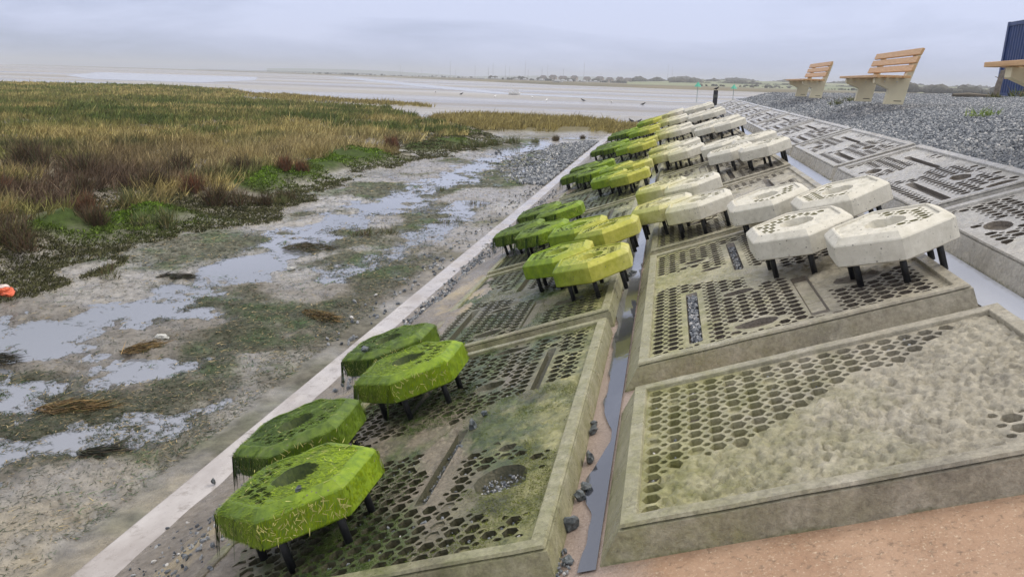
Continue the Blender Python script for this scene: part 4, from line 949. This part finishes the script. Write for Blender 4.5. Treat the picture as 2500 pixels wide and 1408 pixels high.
for k, (x, y, s_, lb) in enumerate([(-4.9, 6.75, .07, 'crumpled whitish scrap on the mud behind the foreground puddle'), (-5.05, 9.9, .06, 'small white scrap beside the creek'), (-5.6, 4.15, .04, 'tiny white scrap at the lower left edge')]):
    tag(link('white_scrap', rock_mesh(20 + k, s_, s_ * .7, s_ * .35, simple('scrap%d' % k, (.5, .5, .47), .6), 2, .5, 'white_scrap'), None, (x, y, gz(x, y) + .015)), lb, 'litter')

# short algae growing on the lower panels, thickest low on the slope
def panel_algae():
    Pp, Dd, Ll, Cc = [], [], [], []
    for k, (v0, W_, dn_) in enumerate([(2.45, 'L1', 90000), (5.55, 'M1', 30000)]):
        n = dn_; u = RNG.uniform(.07, 1.65, n); v = RNG.uniform(.07, 2.8, n)
        m = fbm(u + 3 + k, v, 4, 2.4); keep = (m > .46) & (RNG.random(n) < sm(.46, .60, m)); u, v, m = u[keep], v[keep], m[keep]
        hl = np.array([(sum(a for a, b in P) / len(P), sum(b for a, b in P) / len(P), max(a for a, b in P) - min(a for a, b in P), max(b for a, b in P) - min(b for a, b in P)) for P, d, t in des[W_][1]])
        ok = np.ones(len(u), bool)
        for c0 in range(0, len(u), 4000):
            a = slice(c0, c0 + 4000); q = ((u[a, None] - hl[None, :, 0]) / (hl[None, :, 2] * .5)) ** 2 + ((v[a, None] - hl[None, :, 1]) / (hl[None, :, 3] * .5)) ** 2; ok[a] = (q > .92).all(1)
        u, v, m = u[ok], v[ok], m[ok]; n = len(u); U = -2.06 + u; ph = RNG.uniform(0, 6.28, n)
        N_ = np.array([-SA, 0, CA]); base = np.stack([U * CA + .016 * SA, v0 + v, -1.5 + U * SA - .016 * CA], 1)
        D = np.stack([np.cos(ph) * CA - .5, np.sin(ph), np.cos(ph) * SA - .15], 1) + N_ * RNG.uniform(.1, .6, n)[:, None]; D /= np.linalg.norm(D, axis=1)[:, None]
        t = RNG.random(n)[:, None]; yl = sm(-1.3, -.45, U)[:, None]; c = (np.array([.022, .05, .008]) * (1 - t) + np.array([.07, .12, .014]) * t) * (1 - yl * .7) + np.array([.20, .21, .04]) * yl * .7 * RNG.uniform(.5, 1.2, (n, 1))
        Pp.append(base); Dd.append(D); Ll.append(RNG.uniform(.006, .018, n)); Cc.append(c)
    P_, D, L, C = np.concatenate(Pp), np.concatenate(Dd), np.concatenate(Ll), np.concatenate(Cc)
    V, F, C = strands(P_, D, RNG.normal(0, 1, (len(P_), 3)) + np.array([-SA, 0, CA]), L, np.full(len(P_), .0011), C)
    tag(link('green_algae', mesh_np('green_algae', V, F, M_WEED, C)), kind='stuff')
panel_algae()

# ------------------------------------------------------------------ stones that can be told apart
RK = [rock_mesh(s, 1, .8, .62, M_DKSTONE, 1, .35) for s in range(6)]
def stone(u, y, size, label, n=NB, mat=None, seed=0, group='loose dark stones'):
    me = RK[seed % 6] if mat is None else rock_mesh(seed, 1, .8, .6, mat, 2, .35)
    o = link('stone', me, None, S(u, y, n + size * .45), (seed, seed * 2.1, seed * .7)); o.scale = (size,) * 3; tag(o, label, 'stone', group)
gl = [(-.255, 3.76, .020, 'smaller dark stone at the top of the gully row'), (-.25, 3.66, .028, 'dark oval stone second down in the lower gully'), (-.235, 3.33, .036, 'dark stone midway along the row of stones in the gully'), (-.225, 3.06, .030, 'grey stone touching a darker one in the gully'),
      (-.245, 2.99, .030, 'dark stone touching a grey one in the gully'), (-.255, 2.76, .040, 'largest dark rough stone low in the gully'), (-.24, 2.52, .024, 'reddish dark stone at the bottom edge in the gully'), (-.23, 7.0, .03, 'dark stone where the lower gully narrows'),
      (-.26, 6.9, .028, 'dark stone in the gully clump beside the yellow-green slabs'), (-.2, 7.1, .03, 'dark stone at the back of the gully clump')]
for k, (u, y, s_, lb) in enumerate(gl): stone(u - .055, y, s_, lb, NB + .006, None, k)
stone(-2.35, 5.6, .055, 'tan rock behind the weed-covered slab near the kerb', -.06, M_TANSTONE, 3, 'tan rocks')
stone(-.98, 3.82, .042, 'grey stone wedged in the upper end of the slot', -.03, None, 2); stone(-1.0, 3.6, .026, 'small dark stone in the slot', -.045, None, 4); stone(-.95, 3.98, .02, 'dark stone above the slot', -.02, None, 5)
stone(-1.38, 2.72, .016, 'black chip on the rim of the nearest slab', .295, None, 1); stone(-2.0, 4.95, .035, 'upright black stone on the dark green slab', .30, None, 3)
stone(-2.95, 4.15, .022, 'dark stone on the kerb left of the tresses', -.11, None, 2); stone(-2.9, 3.05, .02, 'single dark stone on the wet kerb', -.11, None, 4); stone(-2.78, 4.2, .02, 'second dark stone on the kerb beside the tresses', -.10, None, 1)
stone(-1.7, 2.35, .05, 'flat bluish rock at the bottom edge', -.03, None, 5); stone(-2.0, 2.6, .03, 'grey rock in the silt at the bottom', -.02, None, 2)
# loose chips: slots, pockets, holes and kerb foot (too many to count)
def chips(name, pts, mat=M_GRAVEL):
    """point cloud with size, instanced as small broken stones"""
    P_ = np.array(pts); me = bpy.data.meshes.new(name); me.vertices.add(len(P_)); me.vertices.foreach_set('co', P_[:, :3].astype(np.float32).ravel())
    at = me.attributes.new('size', 'FLOAT', 'POINT'); at.data.foreach_set('value', P_[:, 3].astype(np.float32)); me.update()
    o = link(name, me); tag(o, kind='stuff')
    ng = bpy.data.node_groups.get('chips_nodes')
    if ng is None:
        ng = bpy.data.node_groups.new('chips_nodes', 'GeometryNodeTree'); ng.interface.new_socket('Geometry', in_out='INPUT', socket_type='NodeSocketGeometry'); ng.interface.new_socket('Geometry', in_out='OUTPUT', socket_type='NodeSocketGeometry')
        N = ng.nodes; gi = N.new('NodeGroupInput'); go = N.new('NodeGroupOutput'); ico = N.new('GeometryNodeMeshIcoSphere'); ico.inputs['Radius'].default_value = 1; ico.inputs['Subdivisions'].default_value = 1
        sm_ = N.new('GeometryNodeSetMaterial'); sm_.inputs['Material'].default_value = mat; ip = N.new('GeometryNodeInstanceOnPoints')
        rv = N.new('FunctionNodeRandomValue'); rv.data_type = 'FLOAT_VECTOR'; rv.inputs[0].default_value = (0, 0, 0); rv.inputs[1].default_value = (6.28, 6.28, 6.28)
        rs = N.new('FunctionNodeRandomValue'); rs.data_type = 'FLOAT_VECTOR'; rs.inputs[0].default_value = (.7, .45, .3); rs.inputs[1].default_value = (1.3, 1.0, .75); rs.inputs['Seed'].default_value = 3
        na_ = N.new('GeometryNodeInputNamedAttribute'); na_.data_type = 'FLOAT'; na_.inputs[0].default_value = 'size'; vm = N.new('ShaderNodeVectorMath'); vm.operation = 'SCALE'
        Lk = ng.links.new; Lk(gi.outputs[0], ip.inputs['Points']); Lk(ico.outputs[0], sm_.inputs[0]); Lk(sm_.outputs[0], ip.inputs['Instance']); Lk(rv.outputs[0], ip.inputs['Rotation']); Lk(rs.outputs[0], vm.inputs[0]); Lk(na_.outputs[0], vm.inputs['Scale']); Lk(vm.outputs[0], ip.inputs['Scale']); Lk(ip.outputs[0], go.inputs[0])
    md = o.modifiers.new('chips', 'NODES'); md.node_group = ng; return o
g = np.random.default_rng(77); pts = []
def sl(u, y, n, s_): p = S(u, y, n); pts.append((p.x, p.y, p.z, s_))
for _ in range(420): sl(-.06 + g.uniform(.30, .36), 4.17 + g.uniform(.2, 1.26), -.046 + g.uniform(0, .02), g.uniform(.008, .017))
for _ in range(160): sl(-.06 + g.uniform(.67, .72), 4.17 + g.uniform(1.65, 2.5), -.05 + g.uniform(0, .012), g.uniform(.007, .014))
for _ in range(120): a, q = g.uniform(0, 6.28), .11 * math.sqrt(g.random()); sl(-2.06 + 1.40 + q * math.cos(a), 2.45 + .66 + q * math.sin(a), -.066 + g.uniform(0, .012), g.uniform(.004, .012))
for _ in range(110): sl(-2.06 + g.uniform(1.01, 1.05), 2.45 + g.uniform(.6, 1.3), -.045, g.uniform(.004, .009))
for hp, d, t in des['L1'][1]:
    if len(hp) == 6 and g.random() < .5:
        cx = sum(a for a, b in hp) / 6; cy = sum(b for a, b in hp) / 6
        if cx > .7:
            for _ in range(int(g.integers(1, 3))): sl(-2.06 + cx + g.normal(0, .008), 2.45 + cy + g.normal(0, .008), -.034, g.uniform(.006, .013))
for hp, d, t in des['M0'][1]:
    if g.random() < .12: cx = sum(a for a, b in hp) / len(hp); cy = sum(b for a, b in hp) / len(hp); sl(-.06 + cx, 2.49 + cy, -.035, g.uniform(.007, .012))
for _ in range(60): sl(-.34 + g.normal(0, .03), 2.5 + g.normal(0, .06), NB + .01, g.uniform(.004, .012))
for cu, cy_, su, sy, n, s0, s1 in [(-2.70, 6.6, .10, .5, 150, .012, .034), (-2.72, 8.3, .09, .7, 170, .012, .032), (-2.75, 10.8, .1, .9, 150, .014, .034), (-2.6, 12.6, .2, .6, 260, .014, .036), (-2.35, 13.2, .2, .4, 160, .014, .034), (-2.6, 16, .2, 1, 160, .014, .03), (-2.55, 3.3, .18, .35, 140, .006, .016), (-2.3, 3.0, .15, .2, 60, .006, .02), (-1.55, 4.9, .15, .25, 50, .006, .016), (-2.6, 4.4, .12, .3, 40, .008, .02)]:
    for _ in range(n):
        u, y = cu + g.normal(0, su), cy_ + g.normal(0, sy); s_ = g.uniform(s0, s1); sl(u, y, max(NB, silt_n(u, y)) + s_ * .3, s_)
pts2 = []
for _ in range(3500):   # gravel tongue on the mud and a scatter along the kerb
    y = g.uniform(20, 36); f = (y - 20) / 16; x = -3.0 - abs(g.normal(0, .25 + 1.0 * math.sin(min(1, f * 1.05) * math.pi) ** .8)); pts2.append((x, y, gz(x, y) + .03 * math.exp(-(x + 3.2) ** 2), g.uniform(.03, .065)))
xs, ysx = -3.0 - np.abs(g.normal(0, .22, 260)), g.uniform(7, 22, 260); hs = height(xs, ysx)[0]
for a, b, c_ in zip(xs, ysx, hs): pts2.append((a, b, c_ + .01, g.uniform(.012, .04)))
chips('stone_chips', pts); chips('shore_gravel', pts2)

# ------------------------------------------------------------------ promenade: gravel bed and gravel
def prom_z(x, y):
    z = -.585 + .30 * sm(2.62, 4.3, x) + .02 * np.clip(x - 4, 0, 8) + (fbm(x, y, 3, .8) - .5) * .04
    z = z - .0 * y
    return z - 2.6 * sm(34.2, 38.5, y - 0.35 * np.clip(x - 3, 0, 60)) 
xs = 2.60 + 57 * np.linspace(0, 1, 90) ** 2; ysx = np.linspace(-1, 66, 150); XX, YY = np.meshgrid(xs, ysx); ZZ = prom_z(XX, YY); n_ = len(xs)
i = np.arange((len(ysx) - 1) * (n_ - 1)); a_ = (i // (n_ - 1)) * n_ + i % (n_ - 1)
o = link('promenade_ground', mesh_np('promenade_ground', np.stack([XX, YY, ZZ], -1).reshape(-1, 3), np.stack([a_, a_ + 1, a_ + n_ + 1, a_ + n_], 1), M_GROUND, smooth=True)); tag(o, kind='structure')
N = 230000; a = RNG.uniform(R(3.5), R(27), N); r = 5.2 * (46 / 5.2) ** RNG.random(N); x, y = r * np.sin(a), r * np.cos(a)
keep = (x > 2.68) & (RNG.random(N) < np.clip(1100 / (N / 2.18 / .41 / r ** 2), 0, 1)); x, y, r = x[keep], y[keep], r[keep]
chips('gravel', np.stack([x, y, prom_z(x, y) + .004, RNG.uniform(.010, .022, len(x)) * (1 + .045 * np.clip(r - 6, 0, 40))], 1))
V, F = box_vf(2.655, 2.70, 1, 34, -1.0, -.50)
# weeds in the gravel
for k, (x, y, c_, lb, s_) in enumerate([(4.05, 11.3, [(.20, .30, .05), (.26, .32, .10)], 'pale green weed patch in the gravel at right', 1.0), (3.75, 18.9, GR, 'left of two green weeds in the gravel by the far bench', .9), (4.1, 19.6, GR, 'right of two green weeds in the gravel by the far bench', 1.1), (11.2, 28.9, GR, 'green weeds at the corner of the blue container', 3), (9.9, 27.4, GR, 'grass tuft beside the leaning dead post', 1.6)]):
    o = link('weed_tuft', shrub_mesh(60 + k, 130, .12, .16, c_, 1.8, .006), None, (x, y, float(prom_z(np.array([x]), np.array([y]))[0]))); o.scale = (s_,) * 3; tag(o, lb, 'weed', 'weeds in the gravel')

# ------------------------------------------------------------------ benches
def m_wood():
    s = NT('bench_wood'); n = s.noise(6, 5, .6, s.obj(), st=(8, .6, 8))
    return s.fin(s.mix(s.rng(n, .3, .7), (.50, .28, .12), (.68, .44, .22)), .5, s.bump(n, .2, .003))
M_WOOD = m_wood(); M_CREAM = simple('cream_concrete', (.70, .63, .43), .6, .06, 6, .15, .004, True); M_SLOT = simple('dark_slot', (.03, .025, .02), .8); M_BOLT = simple('bolt', (.6, .6, .58), .3)
def bench_support():
    # side profile in x (front = -x) and z, thickness along y
    P_ = [(.10, 0), (.42, 0), (.48, .40), (.62, .94), (.55, .95), (.38, .46), (-.12, .46), (-.12, .37), (.14, .26)]
    t = .07; V = [(x, -t, z) for x, z in P_] + [(x, t, z) for x, z in P_]; n = len(P_)
    F = [tuple(range(n)), tuple(range(n, 2 * n))[::-1]] + [(i, i + n, (i + 1) % n + n, (i + 1) % n) for i in range(n)]
    return mesh('support', V, F, M_CREAM)
SUP = bench_support()
def plank(L, w, t): return mesh('slat', *box_vf(-w / 2, w / 2, -L / 2, L / 2, -t / 2, t / 2), M_WOOD)
def bench(x, y, z, L, label, rz=0.0, sc=1.0):
    e = empty('bench', (x, y, z), (0, 0, rz)); tag(e, label, 'bench', 'timber and cream benches on the gravel'); e.scale = (sc,) * 3
    sl_ = plank(L, .115, .045)
    for yy in (-L / 2 + .42, L / 2 - .42):
        s_ = link('support', SUP, e, (0, yy, 0)); bevel_mod(s_, .006)
        V, F = box_vf(.25, .38, -.072, -.06, .055, .068); link('slot', mesh('slot', V, F, M_SLOT), s_)
        V, F = box_vf(-.09, .34, .072, .14, .36, .455); link('bearer', mesh('bearer', V, F, M_WOOD), s_)
        for bx in (.05, .26): link('bolt', mesh('bolt', *tube_vf([(bx, -.068, .40), (bx, -.082, .40)], .012, 8), M_BOLT), s_)
    for k in range(4): q = link('slat', sl_, e, (-.12 + .150 * k, 0, .485)); bevel_mod(q, .006)
    for k in range(3):
        f = .36 + .29 * k; q = link('slat', sl_, e, (.35 + .17 * f, 0, .46 + .49 * f), (0, R(-71), 0)); bevel_mod(q, .006)
    for yy in (-L / 2 + .55, L / 2 - .55):
        V, F = tube_vf([(.40, yy, .42), (.56, yy, .90)], .03, 4); link('back_brace', mesh('back_brace', V, F, M_WOOD), e)
    return e
bench(3.50, 15.7, -.24, 3.2, 'larger nearer bench of the two in full view on the gravel', 0, .93)
bench(3.55, 23.6, -.27, 3.4, 'smaller farther bench on the gravel, left of the other', 0, .95)
bench(2.98, 6.6, -.24, 3.0, 'bench cut by the right edge, only its seat corner showing')

# ------------------------------------------------------------------ blue shipping container
def container():
    e = empty('shipping_container', (11.75, 29.75, -.15), (0, 0, R(1))); tag(e, 'dark blue corrugated shipping container at the right edge', 'shipping container')
    M_B = simple('blue_paint', (.022, .05, .16), .45, .15, 3, .2, .01); L, H_, D_ = 6.06, 2.59, 2.44
    V, F = [], []; x = .12; pts_ = []
    while x < L - .15:
        pts_ += [(x, 0), (x + .07, 0), (x + .105, .036), (x + .175, .036)]; x += .21
    pts_.append((L - .12, 0))
    for a, b in pts_: V += [(a, b + .02, .15), (a, b + .02, H_ - .12)]
    F = [(2 * i, 2 * i + 2, 2 * i + 3, 2 * i + 1) for i in range(len(pts_) - 1)]
    link('corrugated_side', mesh('corrugated_side', V, F, M_B), e)
    V, F = [], []; y = .12; pts_ = []
    while y < D_ - .15: pts_ += [(0, y), (0, y + .07), (.036, y + .105), (.036, y + .175)]; y += .21
    for a, b in pts_: V += [(a + .02, b, .15), (a + .02, b, H_ - .12)]
    link('corrugated_end', mesh('corrugated_end', V, [(2 * i, 2 * i + 1, 2 * i + 3, 2 * i + 2) for i in range(len(pts_) - 1)], M_B), e)
    for nm, q in (('bottom_rail', (0.12, L - .12, -.01, .06, 0, .16)), ('top_rail', (.12, L - .12, -.01, .06, H_ - .13, H_)), ('end_bottom_rail', (-.01, .06, .12, D_ - .12, 0, .16)), ('end_top_rail', (-.01, .06, .12, D_ - .12, H_ - .13, H_)), ('roof', (.05, L - .05, .05, D_ - .02, H_ - .05, H_ - .01)), ('back_wall', (.05, L, D_ - .05, D_, .1, H_ - .04)), ('far_end', (L - .05, L, .02, D_ - .05, .1, H_ - .04))):
        link(nm, mesh(nm, *box_vf(*q), M_B), e)
    for x_, y_ in ((0, 0), (L, 0), (0, D_), (L, D_)):
        link('corner_post', mesh('corner_post', *box_vf(x_ - (.02 if x_ == 0 else .13), x_ + (.13 if x_ == 0 else .02), y_ - (.02 if y_ == 0 else .13), y_ + (.13 if y_ == 0 else .02), 0, H_ + .01), M_B), e)
    cu = bpy.data.curves.new('marking', 'FONT'); cu.body = '1999'; cu.size = .14; cu.extrude = .002; cu.shear = .3
    cu.materials.append(simple('marking_yellow', (.72, .66, .42), .6)); cu.space_character = 1.1; tmp = bpy.data.objects.new('tmp', cu); COL.objects.link(tmp); bpy.context.view_layer.update(); mm = bpy.data.meshes.new_from_object(tmp); bpy.data.objects.remove(tmp); mm.name = 'marking'; t = link('marking', mm, e, (.42, -.014, H_ - .118), (R(90), 0, 0))
    V, F = box_vf(.86, .885, -.016, .03, .5, H_ - .3)
container()
# leaning dead post and log beside it
o = link('dead_post', mesh('dead_post', *join_vf([tube_vf([(0, 0, -.05), (.02, 0, .42), (.09, 0, .85)], [.10, .085, .07], 9), tube_vf([(.07, 0, .72), (.16, .02, .95), (.30, .03, 1.02)], [.03, .02, .01], 6), tube_vf([(.03, 0, .6), (-.12, 0, .66)], [.018, .008], 5)]), simple('weathered_wood', (.20, .17, .14), .85, .3, 12, .6, .01)), None, (10.05, 27.6, -.17)); tag(o, 'leaning weathered wooden post left of the blue container', 'post')
o = link('driftwood_log', mesh('driftwood_log', *tube_vf([(0, 0, .07), (.5, .1, .09), (1.1, .1, .06), (1.5, .2, .05)], [.05, .07, .06, .03], 7), simple('log_wood', (.16, .14, .11), .9, .3, 10, .5, .01)), None, (8.9, 27.9, -.18)); tag(o, 'driftwood log lying on the gravel before the leaning post', 'log')

# ------------------------------------------------------------------ markers, birds, structure out on the mud
pm_ = simple('tarred_wood', (.035, .035, .04), .7, .3, 20, .4, .01)
e = empty('marker_post', (1.96, 35.6, -1.02)); tag(e, 'dark square post at the far end of the revetment with a bird on top', 'post')
link('shaft', mesh('shaft', *box_vf(-.09, .09, -.09, .09, -1.2, .78), pm_), e); link('pale_band', mesh('pale_band', *box_vf(-.094, .094, -.094, .094, .48, .60), simple('band_grey', (.10, .105, .09), .7)), e)
def bird(loc, s_, mat, label, cat='bird', rz=0.0):
    prof = [(-.30, .005, .10), (-.20, .03, .12), (-.05, .085, .15), (.08, .09, .18), (.17, .06, .24), (.21, .05, .29), (.26, .045, .315), (.30, .02, .31), (.37, .004, .295)]
    V, F = tube_vf([(x, 0, z) for x, r_, z in prof], [r_ for x, r_, z in prof], 8)
    e = empty('bird', loc, (0, 0, rz)); e.scale = (s_,) * 3; tag(e, label, cat); link('body', mesh('body', V, F, mat, True), e)
    for sy in (-.03, .03): link('leg', mesh('leg', *tube_vf([(.02, sy, .12), (.03, sy, 0)], .008, 5), pm_), e)
bk = simple('black_feather', (.012, .012, .014), .5); wf = simple('white_feather', (.75, .75, .75), .6)
bird((1.96, 35.6, -.24), .45, bk, 'small dark bird perched on the square post', rz=.4)
bird((-2.0, 46.5, -2.26), .62, bk, 'black crow on the left of a pair behind the marsh grass', rz=2.9); bird((-1.6, 46.6, -2.26), .62, bk, 'black crow on the right of a pair behind the marsh grass', rz=.6)
for k, (x, y) in enumerate([(-31, 118), (-24, 110), (-19, 112), (-11, 105), (-7, 101), (-38, 128), (-3, 96), (-15, 99)]):
    b_ = bird((x, y, -2.66), 1.1, wf if k % 3 else bk, ('tiny white gull standing far out on the wet mud' if k % 3 else 'tiny dark wader standing far out on the wet mud'), rz=k * 1.1)
for ob in [q for q in COL.objects if q.name.startswith('bird') and q.location.y > 90]: ob['group'] = 'birds far out on the mudflat'
def beacon(x, y, zt, label):
    e = empty('beacon', (x, y, -2.7)); tag(e, label, 'beacon', 'green topped channel beacons'); h = zt + 2.7; gm = bpy.data.materials.get('beacon_green') or simple('beacon_green', (.06, .42, .28), .5)
    link('pole', mesh('pole', *tube_vf([(0, 0, 0), (0, 0, h - .5)], .055, 6), bpy.data.materials.get('beacon_pole') or simple('beacon_pole', (.30, .36, .34), .6)), e)
    n = 8; V = [(.55 * math.cos(2 * math.pi * k / n), .55 * math.sin(2 * math.pi * k / n), h - .5) for k in range(n)] + [(0, 0, h + .25)]
    link('cone', mesh('cone', V, [(k, (k + 1) % n, n) for k in range(n)] + [tuple(range(n))[::-1]], gm), e)
beacon(4.2, 126, .1, 'left of the two thin beacons with green cone tops'); beacon(10.6, 140, -.1, 'right of the two thin beacons with green cone tops')
e = empty('small_workboat', (-25.5, 132, -2.68), (0, 0, .3)); tag(e, 'small white boat with a cabin and mast stranded on the mudflat', 'boat')
link('hull', HULL, e).scale = (.30, .5, .4); link('cabin', mesh('cabin', *box_vf(-.1, .7, -.4, .4, .3, .95), CAB.materials[0]), e); link('mast', mesh('mast', *tube_vf([(-.6, 0, .3), (-.6, 0, 1.7)], .08, 5), CAB.materials[0]), e); link('wheelhouse', mesh('wheelhouse', *box_vf(-.8, -.35, -.3, .3, .3, .8), CAB.materials[0]), e)
e = empty('moored_dinghy', (9.2, 118, -2.68), (0, 0, 1.2)); tag(e, 'grey dinghy on the mud just left of the square post', 'boat'); q = link('hull', HULL, e); q.scale = (.32, .5, .5)
# the white motor boat on the far marsh
e = empty('motor_boat', (-63, 455, -1.5), (0, 0, .1)); tag(e, 'white motor boat below the brown houses', 'boat'); link('hull', HULL, e).scale = (.9, 1, .8); link('cabin', CAB, e)

# ------------------------------------------------------------------ sea air
hz = NT('air'); hz.t.nodes.remove(hz.b); pv = hz.n('ShaderNodeVolumePrincipled'); pv.inputs['Color'].default_value = (.95, .97, 1.0, 1); pv.inputs['Density'].default_value = 0.0005; hz.l(pv.outputs[0], hz.out.inputs['Volume'])
V, F = box_vf(-3900, 3900, -3900, 3900, -4.2, 32)
o = link('haze', mesh('haze', V, F, hz.m)); tag(o, kind='stuff')
